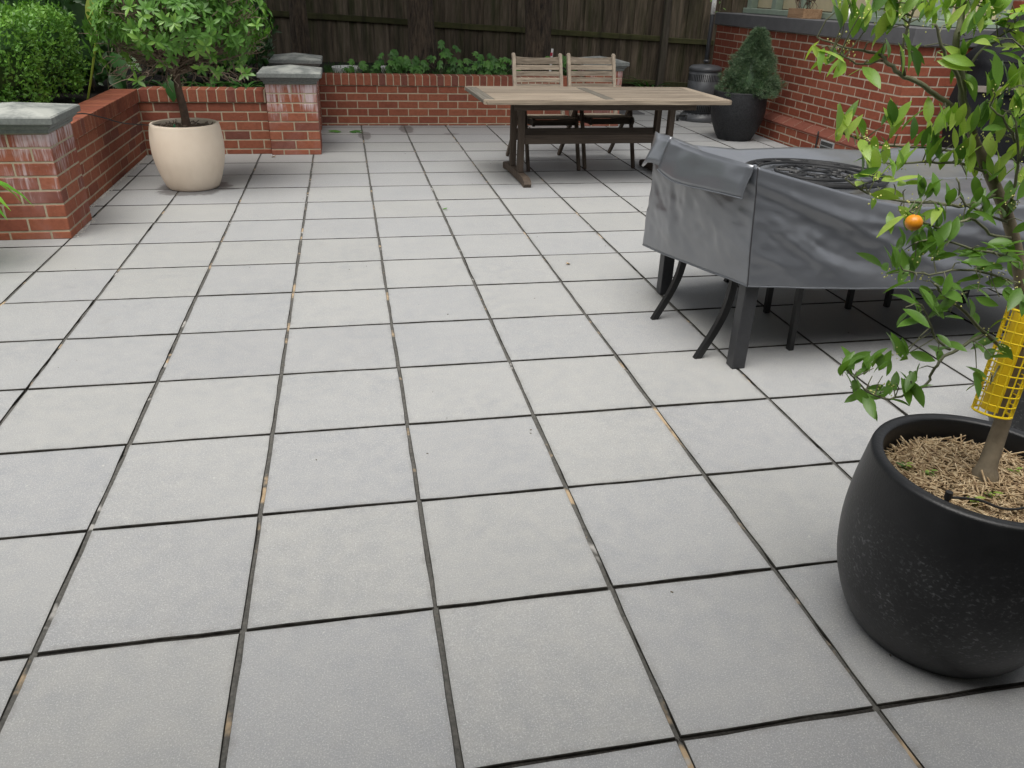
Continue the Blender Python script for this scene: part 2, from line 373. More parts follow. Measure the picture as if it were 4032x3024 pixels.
def copy_tree(o, parent=None):
    c = o.copy(); COL.objects.link(c)
    if parent is not None: c.parent = parent; c.matrix_parent_inverse = o.matrix_parent_inverse.copy()
    for ch in list(o.children): copy_tree(ch, c)
    return c
def jit(a): return random.uniform(-a, a)

# ---- leaves
def leaf_mesh(L=1, W=.35, seg=5, fold=.12, arch=.15, shape=.9, twist=0.0):
    """leaf along +X, normal +Z, unit-ish length"""
    vs = []; fs = []
    for i in range(seg+1):
        t = i/seg; wv = W/2*(math.sin(PI*min(1, t**shape)) ** .85 if 0 < t < 1 else 0)
        if t == 0: wv = W*.03
        z = -arch*L*t*t+.0; x = L*(t-.18*arch*t*t); a = twist*t
        for sgn in (-1, 0, 1):
            y = sgn*wv; zz = z+abs(sgn)*fold*wv*2
            vs.append((x, y*math.cos(a)-(zz-z)*math.sin(a), z+(zz-z)*math.cos(a)+y*math.sin(a)))
    for i in range(seg):
        for c in (0, 1):
            a = i*3+c; fs.append((a, a+3, a+4, a+1))
    me = bpy.data.meshes.new('leaf'); me.from_pydata(vs, [], fs); me.update(); me.shade_smooth(); return me
def frame(d, up=None, roll=0.0):
    d = Vector(d).normalized(); up = Vector(up) if up is not None else Vector((0, 0, 1))
    y = up.cross(d)
    if y.length < 1e-3: y = Vector((1, 0, 0)).cross(d)
    y.normalize(); z = d.cross(y); M = Matrix((d, y, z)).transposed()
    return M @ Matrix.Rotation(roll, 3, 'X')
def mesh_arrays(me):
    v = np.array([p.co[:] for p in me.vertices]); f = np.array([p.vertices[:] for p in me.polygons]); return v, f
def scatter(name, tmpl, pos, rots, scl, mat, parent=None, smooth=True):
    """join many transformed copies of one quad template into ONE mesh object"""
    v, f = tmpl; n = len(pos); pos = np.asarray(pos); rots = np.asarray(rots); scl = np.asarray(scl)
    V = np.einsum('nij,kj->nki', rots, v)*scl[:, None, None]+pos[:, None, :]
    F = (f[None]+(np.arange(n)*len(v))[:, None, None]).reshape(-1, f.shape[1]); V = V.reshape(-1, 3)
    me = bpy.data.meshes.new(name); k_ = f.shape[1]
    me.vertices.add(len(V)); me.vertices.foreach_set('co', V.ravel()); me.loops.add(F.size); me.loops.foreach_set('vertex_index', F.ravel().astype(np.int32))
    me.polygons.add(len(F)); me.polygons.foreach_set('loop_start', np.arange(0, F.size, k_, dtype=np.int32)); me.polygons.foreach_set('loop_total', np.full(len(F), k_, dtype=np.int32))
    me.update(calc_edges=True); me.validate()
    if smooth: me.shade_smooth()
    return ob(name, me, mat, parent)
def np_frame(d, up, roll):
    """batch frames: columns d, y, z"""
    d = d/np.linalg.norm(d, axis=1, keepdims=True); y = np.cross(up, d); l = np.linalg.norm(y, axis=1, keepdims=True)
    y = np.where(l < 1e-3, np.array([[1., 0, 0]]), y/np.maximum(l, 1e-6)); z = np.cross(d, y)
    c, s = np.cos(roll)[:, None], np.sin(roll)[:, None]; y2 = y*c+z*s; z2 = -y*s+z*c
    return np.stack([d, y2, z2], axis=2)

# ================================================================ GROUND AND PAVING
g = MB(); g.add([(-120, -120, -.09), (120, -120, -.09), (120, 120, -.09), (-120, 120, -.09)], [(0, 1, 2, 3)]); struct('ground', g, 'dirt')
XS = [-1.9556, -1.5119, -1.0091, -.5057, 0, .5047, 1.0137, 1.5282]
XS = [XS[0]-.505*i for i in (4, 3, 2, 1)]+XS; XS += [XS[-1]+.5075*i for i in range(1, 10)]
YS = [0, .5086, 1.0159, 1.525, 2.0344, 2.5454, 3.0583, 3.5642, 4.0626, 4.559, 5.0597, 5.5654, 6.0767, 6.5891, 7.1023, 7.6142, 8.1225]
YS = [-.508*i for i in (4, 3, 2, 1)]+YS+[8.631, 9.139, 9.648, 10.156, 10.40]
pv = MB(); pv.box((1.2, 4.2, -.055), (9.4, 13.0, .05)); paving = struct('paving', pv, 'joint_sand')
def paved(x0, x1, y0, y1):
    cx, cy = (x0+x1)/2, (y0+y1)/2
    if cx < -2.05 and y1 > 4.6: return False
    if cx < -.5 and y0 > 7.2: return False
    if cx < 3.0 and y0 > 8.75: return False
    if cx > 5.05 and y1 > 5.7: return False
    # keep to what the photograph, or a step to its side, can see
    dist = cy-CAM.y
    if cy < -1.2: return False
    xm = CAM.x+.214*dist; half = .70*dist+1.15
    return abs(cx-xm) < half and cx > -3.4
def tile(x0, x1, y0, y1):
    mb = MB(); jx, jy = .0064, .0062; n = 5
    x0 += jx; x1 -= jx; y0 += jy; y1 -= jy; cx, cy = (x0+x1)/2, (y0+y1)/2; hx, hy = (x1-x0)/2, (y1-y0)/2
    per = [(-hx+2*hx*i/n, -hy) for i in range(n)]+[(hx, -hy+2*hy*i/n) for i in range(n)]+[(hx-2*hx*i/n, hy) for i in range(n)]+[(-hx, hy-2*hy*i/n) for i in range(n)]
    per = [(x+jit(.0018), y+jit(.0018)) for x, y in per]; m_ = len(per); s = 1-.0016/hx
    b_ = .0022; top = [(x*s, y*s, 0) for x, y in per]; ed = [(x, y, -b_-random.random()*.001) for x, y in per]; bo = [(x, y, -.028) for x, y in per]
    mb.add(top+ed+bo, [tuple(range(m_))]+[(m_+i, m_+(i+1) % m_, (i+1) % m_, i) for i in range(m_)]+[(2*m_+i, 2*m_+(i+1) % m_, m_+(i+1) % m_, m_+i) for i in range(m_)])
    me = mb.mesh('paver'); me.materials.append(MAT['paver']); me.materials.append(MAT['paver_edge'])
    for p in me.polygons[1:]: p.material_index = 1
    return me, (cx, cy)
NT = 0
for i in range(len(XS)-1):
    for j in range(len(YS)-1):
        if paved(XS[i], XS[i+1], YS[j], YS[j+1]):
            mb, c = tile(XS[i], XS[i+1], YS[j], YS[j+1]); NT += 1
            o = ob('paver', mb, 'paver', paving, (c[0]+jit(.0015), c[1]+jit(.0015), jit(.0008)), (jit(.0012), jit(.0012), jit(.0025)))
for j in range(len(YS)-1):
    y0, y1 = max(YS[j], 4.70), min(YS[j+1], 7.015)
    if y1-y0 > .05:
        mb, c = tile(-2.068, XS[4], y0, y1); ob('paver', mb, 'paver', paving, (c[0], c[1], 0))
# mortar bedding strips along the long joints (gritty, broken surface)
for i in range(1, len(XS)-1):
    rowsy = [(YS[j], YS[j+1]) for j in range(len(YS)-1) if paved(XS[i-1], XS[i], YS[j], YS[j+1]) or paved(XS[i], XS[i+1], YS[j], YS[j+1])]
    if not rowsy: continue
    y0, y1 = rowsy[0][0], rowsy[-1][1]; n = int((y1-y0)/.06); vs = []
    for q in range(n+1):
        y = y0+(y1-y0)*q/n; z = -.0045+jit(.0016)
        if random.random() < .1: z -= .006
        vs += [(XS[i]-.0085, y, z-.001), (XS[i]+jit(.003), y, z+.0012), (XS[i]+.0085, y, z-.001)]
    mb = MB(); mb.add(vs, [(q*3+c, q*3+c+1, q*3+c+4, q*3+c+3) for q in range(n) for c in (0, 1)])
    ob('joint_mortar', mb, 'grout', paving)
for j in range(1, len(YS)-1):
    cols_ = [(XS[i], XS[i+1]) for i in range(len(XS)-1) if paved(XS[i], XS[i+1], YS[j-1], YS[j])]
    if not cols_: continue
    x0, x1 = cols_[0][0], cols_[-1][1]; n = int((x1-x0)/.06); vs = []
    for q in range(n+1):
        x = x0+(x1-x0)*q/n; z = -.010+jit(.002)+(.004 if random.random() < .1 else 0)
        vs += [(x, YS[j]-.0075, z), (x, YS[j], z+.001), (x, YS[j]+.0075, z)]
    mb = MB(); mb.add(vs, [(q*3+c, q*3+c+3, q*3+c+4, q*3+c+1) for q in range(n) for c in (0, 1)])
    ob('joint_sand', mb, 'joint_sand', paving)
# dark square of wet-look stone let into the paving past the chairs
mb = MB(); mb.box((3.76, 9.93, .006), (.36, .44, .012), None, .003); tag(ob('stone_slab', mb, 'sill_grey'), 'thin dark grey stone slab lying on the pavers near the patio heater', 'slab')

# ================================================================ BRICKWORK
BR = {}
def brick_me(L, H, D, bev=.004):
    key = (round(L, 3), round(H, 3), round(D, 3))
    if key not in BR:
        vs, fs = bevbox(L/2, D/2, H/2, bev); me = bpy.data.meshes.new('brick'); me.from_pydata(vs, [], fs); me.update(); BR[key] = me
    return BR[key]
BRICKM = {}
def put_brick(parent, mat, c, L, H, D, ang, name='brick', rx=0):
    me = brick_me(L, H, D); key = (me.name, mat)
    if key not in BRICKM:
        m2 = me.copy(); m2.materials.append(MAT[mat]); BRICKM[key] = m2
    return ob(name, BRICKM[key], None, parent, (c[0], c[1], c[2]), (rx+jit(.003), jit(.003), ang+jit(.003)))
def courses(ztop, zbot=0.0, first=.076, pitch=.086):
    out = []; z = ztop
    while z > zbot+.012:
        h = min(.076, z-zbot); out.append((z-h, h)); z -= pitch
    return out
def brick_run(parent, mat, p0, ang, length, rows, off=(0, .12), depth=.11, cap=None):
    """stretcher-bond face starting at p0, running along ang; the face looks to the RIGHT of the run"""
    dx, dy = math.cos(ang), math.sin(ang); nx, ny = dy, -dx; out = []
    for r, (z0, h) in enumerate(rows):
        s = -off[r % 2]
        while s < length-.02:
            a = max(0, s); b = min(length, s+.23)
            if b-a > .025:
                mx = (a+b)/2; pr = jit(.001)
                c = (p0[0]+dx*mx-nx*(depth/2-pr), p0[1]+dy*mx-ny*(depth/2-pr), z0+h/2)
                out.append((c, b-a, h, depth, ang))
            s += .24
    if cap is None:
        for c, L, h, d, a in out: put_brick(parent, mat, c, L, h, d, a)
    return out
def coping_run(parent, mat, p0, ang, length, z0, depth=.23, h=.112, over=.016):
    dx, dy = math.cos(ang), math.sin(ang); nx, ny = dy, -dx; s = .002
    while s < length-.03:
        L = min(.076, length-s); mx = s+L/2; pr = over+jit(.001)
        put_brick(parent, mat, (p0[0]+dx*mx+nx*(pr-depth/2), p0[1]+dy*mx+ny*(pr-depth/2), z0+h/2+jit(.001)), L, h, depth, ang); s += .086
def core(parent, x0, x1, y0, y1, z0, z1, mat='mortar'):
    mb = MB(); mb.box(((x0+x1)/2, (y0+y1)/2, (z0+z1)/2), (x1-x0, y1-y0, z1-z0)); return ob('mortar_bed', mb, mat, parent)

def pier(x0, y0, label, ztop=.655, S=.47):
    t = thing('brick_pier', label, 'brick pier', (x0+S/2, y0+S/2, 0)); cx, cy = x0+S/2, y0+S/2
    for r, (z0, h) in enumerate(courses(ztop-.006)):
        zc = z0+h/2
        for s in (-1, 1):
            for q in (-1, 1):
                a, b = q*.12, s*(S/2-.055)
                if r % 2 == 0: put_brick(t, 'brick_bloom', (cx+a, cy+b, zc), .23, h, .11, 0)
                else: put_brick(t, 'brick_bloom', (cx+b, cy+a, zc), .23, h, .11, PI/2)
            if r % 2 == 0: put_brick(t, 'brick_bloom', (cx+s*(S/2-.055), cy, zc), .23, h, .11, PI/2)
            else: put_brick(t, 'brick_bloom', (cx, cy+s*(S/2-.055), zc), .23, h, .11, 0)
    core(t, x0+.003, x0+S-.003, y0+.003, y0+S-.003, 0, ztop-.001)
    # moulded cap: two stepped fillets, a slab, a low pyramid
    mb = MB(); H = S/2
    def ring(e, z): return [(cx-H-e, cy-H-e, z), (cx+H+e, cy-H-e, z), (cx+H+e, cy+H+e, z), (cx-H-e, cy+H+e, z)]
    lev = [(-.02, ztop), (.008, ztop), (.012, ztop+.014), (.012, ztop+.022), (.022, ztop+.03), (.034, ztop+.04), (.037, ztop+.052), (.046, ztop+.054), (.058, ztop+.06), (.058, ztop+.094), (.05, ztop+.102)]
    vs = []; fs = []
    for e, z in lev: vs += ring(e, z)
    for i in range(len(lev)-1):
        fs += [(i*4+j, i*4+(j+1) % 4, i*4+4+(j+1) % 4, i*4+4+j) for j in range(4)]
    vs.append((cx, cy, ztop+.15)); b = (len(lev)-1)*4; fs += [(b+j, b+(j+1) % 4, len(vs)-1) for j in range(4)]; fs.append((3, 2, 1, 0))
    mb.add(vs, fs); ob('cap', mb, 'pier_cap', t)
    return t
pier(-2.415, 4.22, 'square red brick pier with moulded grey cap in front of the clipped hedge')
pier(-.90, 6.965, 'square red brick pier with white bloom and grey cap between the two low walls')
pier(-.925, 8.42, 'brick pier with grey cap standing behind the white-streaked pier')
pier(2.745, 8.70, 'brick pier with grey cap hidden behind the slatted wooden chairs')

def low_wall(name, label, runs, cores, cop, mat='brick'):
    t = thing(name, label, 'brick wall', (cores[0][0], cores[0][2], 0))
    for p0, ang, L, rows, off in runs: brick_run(t, mat, p0, ang, L, rows, off)
    for c in cores: core(t, *c)
    for c in cop: coping_run(t, mat, *c)
    return t
rl = courses(.474); rf = courses(.448)
# wall beside the hedge runs away from the camera: face looks +x
low_wall('low_wall', 'low red brick planter wall running back beside the clipped hedge',
    [((-2.055, 4.69), PI/2, 2.33, rl, (.05, .17))], [(-2.28, -2.058, 4.70, 7.03, 0, .481), (-2.27, -2.043, 4.70, 7.03, .4815, .591)], [((-2.055, 4.69), PI/2, 2.33, .482)])
# wall behind the cream pot: face looks -y
low_wall('low_wall', 'low red brick planter wall directly behind the cream pot',
    [((-2.055, 7.02), 0, 1.155, rl, (.11, .23))], [(-2.12, -.91, 7.023, 7.24, 0, .481), (-2.04, -.91, 7.008, 7.23, .4815, .591)], [((-2.035, 7.02), 0, 1.135, .482)])
# return between the two piers
low_wall('low_wall', 'short brick return wall between the two neighbouring piers',
    [((-.53, 7.435), PI/2, .985, rl, (.05, .17))], [(-.75, -.533, 7.435, 8.42, 0, .481), (-.74, -.518, 7.435, 8.42, .4815, .591)], [((-.53, 7.435), PI/2, .985, .482)])
low_wall('low_wall', 'long low red brick planter wall under the dark timber fence',
    [((-.455, 8.755), 0, 3.2, rf, (.05, .17))], [(-.46, 2.745, 8.758, 8.98, 0, .455), (-.455, 2.745, 8.743, 8.97, .4555, .565)], [((-.455, 8.755), 0, 3.2, .456)])
# soil of the raised beds
def soil(name, pts, z0, z1):
    mb = MB(); mb.prism(pts, z0, z1); return struct(name, mb, 'soil_dark')
soil('garden_bed', [(-8, 4.5), (-2.285, 4.5), (-2.285, 7.245), (-.76, 7.245), (-.76, 8.985), (3.0, 8.985), (3.0, 10.42), (9, 10.42), (9, 11.6), (-8, 11.6)], -.05, .03)
soil('raised_soil', [(-8, 4.6), (-2.285, 4.6), (-2.285, 7.245), (-.76, 7.245), (-.76, 8.985), (2.95, 8.985), (2.95, 11.2), (-8, 11.2)], .031, .52)

# ================================================================ HOUSE ON THE RIGHT (dwarf wall, sill, timber bays)
HX, HY, HE = 4.895, 5.66, 9.82
house = thing('house', 'red brick house corner with grey sill and sage green window bays', 'house', (HX, HY, 0))
rows = courses(1.158, .255); todo = []
todo += brick_run(house, 'brick_house', (HX, HY), 0, 2.9, rows, (0, .12), cap=1)
todo += brick_run(house, 'brick_house', (HX, HE), -PI/2, HE-HY, rows, (.06, .18), cap=1) if False else []
def side_run(x, y0, y1, rows, off):
    out = []
    for r, (z0, h) in enumerate(rows):
        s = y0-off[r % 2]
        while s < y1-.02:
            a, b = max(y0, s), min(y1, s+.23)
            if b-a > .025: out.append(((x+.055+jit(.001), (a+b)/2, z0+h/2), b-a, h, .11, PI/2))
            s += .24
    return out
side = side_run(HX, HY+.001, HE, rows, (.12, 0)); todo += side
pr = courses(.192, 0.0); todo += side_run(4.79, 5.57, HE+.02, pr, (.1, .22))
todo = [t_ for t_ in todo]
todo.sort(key=lambda t_: (t_[0][0] > 6.4, (Vector(t_[0])-CAM).length))
for c, L, h, d, a in todo[:283]: put_brick(house, 'brick_house', c, L, h, d, a)
mb = MB()
for c, L, h, d, a in todo[283:]: mb.box(c, (L, d, h), (0, 0, a))
tag(ob('brickwork', mb, 'brick_house', house), kind='stuff')
core(house, HX+.0025, 7.8, HY+.0025, HE-.006, .0, 1.165, 'mortar_pale'); core(house, 4.7925, HX+.02, 5.577, HE+.012, 0, .197, 'mortar_pale'); core(house, HX, 7.8, 5.577, 5.67, 0, .197, 'mortar_pale')
# splayed plinth course
s = 5.57
def splay(c, L, rot):
    mb = MB(); mb.add([(-L/2, -.005, -.004), (L/2, -.005, -.004), (L/2, .115, .066), (-L/2, .115, .066), (-L/2, -.005, -.022), (L/2, -.005, -.022), (L/2, .115, -.022), (-L/2, .115, -.022)],
        [(0, 1, 2, 3), (7, 6, 5, 4), (4, 5, 1, 0), (5, 6, 2, 1), (6, 7, 3, 2), (7, 4, 0, 3)])
    return ob('splay_brick', mb, 'brick_splay', house, c, (0, 0, rot))
mb = MB(); mb.add([(4.793, 5.57, .216), (4.905, 5.57, .282), (4.905, 5.57, .2), (4.793, 5.57, .2), (4.793, HE, .216), (4.905, HE, .282), (4.905, HE, .2), (4.793, HE, .2)], [(0, 4, 5, 1), (1, 5, 6, 2), (2, 6, 7, 3), (3, 7, 4, 0), (0, 1, 2, 3), (7, 6, 5, 4)]); ob('mortar_bed', mb, 'mortar_pale', house)
while s < HE-.05:
    splay((4.79, s+.115, .218), .232, -PI/2); s += .24
s = 4.91
while s < 7.6: splay((s+.115, 5.565, .218), .232, 0); s += .24
# grey rendered sill
mb = MB(); mb.box(((HX-.035+7.8)/2, (HY-.035+HE+.03)/2, 1.24), (7.8-HX+.035, HE-HY+.065, .148), None, .006); ob('sill', mb, 'sill_grey', house)
# timber bays above the sill: side looking left, front looking at the patio
BX, BY = 5.2, 5.92
mb = MB(); mb.box((BX+.04, (BY+HE)/2-.05, 1.35), (.10, HE-BY-.1, .062), None, .005); ob('timber_sill', mb, 'paint_sage', house)
mb = MB(); mb.box((6.35, BY, 1.345), (2.4, .10, .055), None, .005); ob('timber_sill', mb, 'paint_sage', house)
for y in (9.62, 8.95, 8.3, 7.55, 6.85, 6.0):
    mb = MB(); mb.box((BX+.07, y, 2.0), (.1, .11, 1.24), None, .004); ob('post', mb, 'paint_sage', house)
for a, b in ((9.62, 8.95), (8.95, 8.3), (8.3, 7.55), (7.55, 6.85), (6.85, 6.0)):
    mb = MB(); mb.box((BX+.135, (a+b)/2, 1.83), (.03, a-b-.112, .88), None, .003); ob('panel', mb, 'paint_cream', house)
    mb = MB(); mb.box((BX+.135, (a+b)/2, 2.44), (.012, a-b-.112, .32)); ob('pane', mb, 'glass_dark', house)
for x in (5.35, 6.0, 7.0):
    mb = MB(); mb.box((x, BY+.04, 2.0), (.11, .1, 1.24), None, .004); ob('post', mb, 'paint_sage', house)
for a, b in ((5.35, 6.0), (6.0, 7.0)):
    mb = MB(); mb.box(((a+b)/2, BY+.075, 1.83), (b-a-.112, .03, .88), None, .003); p_ = ob('panel', mb, 'paint_cream', house)
    mb = MB(); mb.box(((a+b)/2, BY+.05, 1.55), (b-a-.26, .014, .2), None, .004); ob('raised_field', mb, 'paint_cream', p_)
    mb = MB(); mb.box(((a+b)/2, BY+.075, 2.44), (b-a-.112, .012, .32)); ob('pane', mb, 'glass_dark', house)
# brick return of the house to the right of the front bay
rr = brick_run(house, 'brick_house', (6.02, 5.80), 0, 1.7, courses(1.90, 1.318), (0, .12), cap=1)
for c, L, h, d, a in rr[:40]: put_brick(house, 'brick_house', c, L, h, d, a)
core(house, 6.026, 7.72, 5.806, 6.2, 1.316, 1.9, 'mortar_pale')
mb = MB(); mb.box((6.6, 7.9, 2.67), (3.0, 4.4, .1)); ob('eave', mb, 'paint_cream', house)
# air vent in the plinth
vt = ob('air_vent', MB().box((4.786, 6.50, .11), (.012, .25, .155), None, .002), 'vent_metal', house)
for r in range(3):
    for i in range(14):
        mb = MB(); mb.box((4.7785, 6.395+i*.016, .062+r*.047), (.004, .008, .036)); ob('slot', mb, 'slot_black', vt)
mb = MB(); mb.tube([(4.765, 6.67, .0), (4.765, 6.672, .12), (4.77, 6.68, .235), (4.78, 6.70, .25)], .009, 8)
tag(ob('cable', mb, 'rubber'), 'short black cable standing up beside the wall vent', 'cable')

# ================================================================ FENCE
FY = 10.95
fence = thing('timber_fence', 'dark weathered paling fence with mossy rail behind the garden bed', 'fence', (0, FY, 0))
slope = lambda x: -.036*(x-1.0)
x = -5.2; i = 0
while x < 8.2:
    wv = random.choice((.14, .18, .16, .2)); lap = (i % 2 == 1); y = FY+(.024 if lap else 0)+jit(.003)
    mb = MB(); mb.box((0, 0, 0), (wv, .016, 2.1), None, .003)
    ob('paling', mb, 'paling', fence, (x+wv/2, y, 1.02+slope(x)), (jit(.006), jit(.008), jit(.02))); x += wv*(.62 if lap else .86); i += 1
for a, b, dz in ((-5.2, -2.6, .0), (-2.6, .98, .01), (.98, 4.55, 0), (4.55, 8.2, -.01)):
    for zr, hh in ((1.04, .075), (.42, .075), (1.86, .075)):
        mb = MB(); L = math.hypot(b-a, slope(b)-slope(a)); mb.box((0, 0, 0), (L-.004, .05, hh), None, .006)
        ob('rail', mb, 'rail_moss', fence, ((a+b)/2, FY-.036, zr+slope((a+b)/2)+dz), (0, math.atan(.036), 0))
for x in (-2.6, .98, 4.55):
    mb = MB(); mb.box((0, 0, 0), (.1, .09, 2.1), None, .006); ob('post', mb, 'fence_post', fence, (x, FY-.108, 1.0+slope(x)))

# ================================================================ TREES BEHIND THE WALL
def canopy(name, c, rad, n, size, parent, mat='leaf_canopy'):
    tm = mesh_arrays(leaf_mesh(1, .6, 2, .1, .2)); p = np.random.normal(size=(n, 3)); p /= np.linalg.norm(p, axis=1, keepdims=True)
    p *= (np.random.rand(n, 1)**.4); p = p*np.array(rad)+np.array(c); clump = np.random.normal(scale=.12, size=(n, 3)); p += clump
    p = p[p[:, 2] > 2.35]; n = len(p)
    d = np.random.normal(size=(n, 3)); d[:, 2] -= .4
    return tag(scatter(name, tm, p, np_frame(d, np.tile([0, 0, 1.], (n, 1)), np.random.uniform(-.8, .8, n)), np.random.uniform(.7, 1.3, n)*size, mat, parent), kind='stuff')
def tree(x, y, r0, r1, label, lean=0, crown=None):
    t = thing('tree', label, 'tree', (x, y, .5), 0, None); mb = MB(); n = 20; H = 5.2; pts = []; rr = []
    for i in range(n+1):
        z = .45+H*i/n; pts.append((x+lean*(z-.5)+.02*math.sin(z*2+x), y+.02*math.cos(z*1.7), z)); rr.append((r0+(r1-r0)*min(1, (z-.45)/1.2))*(1+.35*math.exp(-(z-.45)*7)) if z < 2 else r1*(1-.2*(z-2)))
    mb.tube(pts, rr, 22)
    for i_, v_ in enumerate(mb.v):
        a = math.atan2(v_[1]-y, v_[0]-x); f = 1+.07*math.sin(a*5+v_[2]*3)+.05*math.sin(a*11-v_[2]*5)+jit(.03); cx = x+lean*(v_[2]-.5); mb.v[i_] = (cx+(v_[0]-cx)*f, y+(v_[1]-y)*f, v_[2])
    tr_ = ob('trunk', mb.mesh('trunk', True), 'bark', t)
    lim = MB()
    for q in range(5):
        a = q*1.3+x; lim.tube([(x+lean*2, y, 4.0+.2*q), (x+.5*math.cos(a), y+.3+.5*math.sin(a), 4.7+.2*q), (x+1.1*math.cos(a), y+.5+1.1*math.sin(a), 5.2+.2*q)], [r1*.5, r1*.32, r1*.12], 8)
    ob('limb', lim, 'bark', tr_)
    canopy('crown', (x, y-.7, 5.7), (2.2, 2.9, 1.1), crown or 4200, .26, t); return t
tree(-.68, 9.55, .12, .09, 'slim dark tree trunk behind the twin pier caps')
tree(.80, 9.45, .175, .145, 'thick rough-barked tree trunk rising from the maple seedlings')
tree(2.28, 9.35, .165, .155, 'thick rough-barked tree trunk behind the slatted wooden chairs')
tree(-3.6, 8.9, .14, .12, 'tree trunk hidden behind the hedge shrubs')

# ================================================================ POTS
def pot(name, label, c, prof, mat, inner, soilz, soilmat='soil'):
    t = thing(name, label, 'plant pot', (c[0], c[1], 0)); mb = MB(); n = 64
    mb.lathe(prof+inner, n, (c[0], c[1], 0)); ob('pot_wall', mb.mesh('pot', True), mat, t)
    rs = inner[-1][0]; mb = MB(); vs = [(c[0], c[1], soilz+.012)]; rings = 7; m_ = 40
    for i in range(1, rings+1):
        for j in range(m_):
            r = (rs+.002)*i/rings; a = 2*PI*j/m_; vs.append((c[0]+r*math.cos(a), c[1]+r*math.sin(a), soilz+jit(.006)+.012*(1-i/rings)))
    fs = [(0, 1+j, 1+(j+1) % m_) for j in range(m_)]+[(1+i*m_+j, 1+(i+1)*m_+j, 1+(i+1)*m_+(j+1) % m_, 1+i*m_+(j+1) % m_) for i in range(rings-1) for j in range(m_)]
    mb.add(vs, fs); ob('soil', mb.mesh('soil', True), soilmat, t); return t
def smoothprof(pts, n=28):
    """Catmull-Rom through profile points"""
    P = [pts[0]]+pts+[pts[-1]]; out = []
    for i in range(1, len(P)-2):
        for q in range(max(2, n//(len(pts)-1))):
            t = q/max(2, n//(len(pts)-1)); o = []
            for d in (0, 1):
                a, b, c, e = P[i-1][d], P[i][d], P[i+1][d], P[i+2][d]
                o.append(.5*(2*b+(c-a)*t+(2*a-5*b+4*c-e)*t*t+(3*b-a-3*c+e)*t**3))
            out.append(tuple(o))
    return out+[pts[-1]]
CP = (-1.42, 5.65)
cream = pot('cream_pot', 'large rounded cream pot standing before the low brick walls', CP,
    smoothprof([(.175, .0), (.2, .012), (.235, .1), (.268, .23), (.276, .34), (.27, .43), (.258, .497)])+[(.25, .503), (.236, .502)], 'pot_cream', [(.232, .495), (.24, .46), (.24, .45)], .452)
BP = (1.335, .235)
black = pot('black_pot', 'big scuffed black pot filled with straw mulch around the citrus tree', BP,
    smoothprof([(.196, .0), (.205, .006), (.238, .055), (.272, .15), (.286, .255), (.284, .36), (.271, .46), (.264, .505)])+[(.261, .512), (.237, .512)], 'pot_black', [(.233, .505), (.234, .44), (.234, .43)], .44)
pot('black_pot', 'black pot behind the citrus pot with only its left edge showing', (2.4, .9), smoothprof([(.2, 0), (.21, .006), (.25, .06), (.29, .16), (.3, .26), (.29, .36), (.27, .46), (.265, .5)])+[(.262, .507), (.24, .507)], 'pot_black', [(.236, .5), (.238, .44), (.238, .43)], .44)
SP = (4.345, 7.75)
pot('slate_pot', 'tall dark slate-textured pot beside the house wall holding the dwarf conifer', SP,
    smoothprof([(.185, 0), (.195, .008), (.245, .1), (.3, .25), (.312, .36), (.308, .46), (.3, .53)])+[(.298, .54), (.276, .54)], 'pot_slate', [(.272, .53), (.27, .48), (.27, .47)], .485)
# straw mulch
def straws(parent, c, r, z, n, mat, ln=(.03, .075), th=.0016, lift=.35):
    v = np.array([(-.5, -1, -1), (.5, -1, -1), (.5, 1, -1), (-.5, 1, -1), (-.5, -1, 1), (.5, -1, 1), (.5, 1, 1), (-.5, 1, 1)], float); v[:, 1:] *= .022
    f = np.array([(3, 2, 1, 0), (4, 5, 6, 7), (0, 1, 5, 4), (1, 2, 6, 5), (2, 3, 7, 6), (3, 0, 4, 7)])
    a = np.random.rand(n)*2*PI; rr = r*np.sqrt(np.random.rand(n)); p = np.stack([c[0]+rr*np.cos(a), c[1]+rr*np.sin(a), z+np.random.rand(n)*.02+.012*(1-rr/r)], 1)
    d = np.random.normal(size=(n, 3)); d[:, 2] *= lift*.6
    return tag(scatter('mulch', (v, f), p, np_frame(d, np.tile([0, 0, 1.], (n, 1)), np.zeros(n)), np.random.uniform(*ln, n), mat, parent, False), kind='stuff')
straws(black, BP, .215, .442, 2600, 'straw'); straws(cream, CP, .2, .455, 260, 'twig', (.04, .11), .002, .8)

# ================================================================ CITRUS TREE
TY = .30
ct = thing('citrus_tree', 'young citrus tree with glossy leaves and one orange fruit in the black pot', 'tree', (BP[0]+.03, BP[1]+.01, .45))
def path(pts): return [at(u, v, Y) for u, v, Y in pts]
def smooth_path(P, k_=5):
    Q = [P[0]]+P+[P[-1]]; out = []
    for i in range(1, len(Q)-2):
        for q in range(k_):
            t = q/k_; a, b, c, e = Q[i-1], Q[i], Q[i+1], Q[i+2]
            out.append(.5*(2*b+(c-a)*t+(2*a-5*b+4*c-e)*t*t+(3*b-a-3*c+e)*t**3))
    return out+[P[-1]]
TR = smooth_path([at(3860, 1960, .245), at(3880, 1860, .25), at(3920, 1740, .27), at(3965, 1600, .29), at(4025, 1330, .31), at(4022, 1120, .32), at(3975, 880, .33), at(3886, 662, .335), at(3840, 560, .34), at(3812, 470, .34)], 6)
nT = len(TR); rad = [.026*(1-.68*(i/(nT-1))**.75) for i in range(nT)]; rad[0] = .036; rad[1] = .034; rad[2] = .033; rad[3] = .032; rad[4] = .031; rad[5] = .031; rad[6] = .03; rad[7] = .024; rad[8] = .022
mb = MB(); mb.tube(TR, rad, 14); ob('trunk', mb.mesh('trunk', True), 'branch_brown', ct)
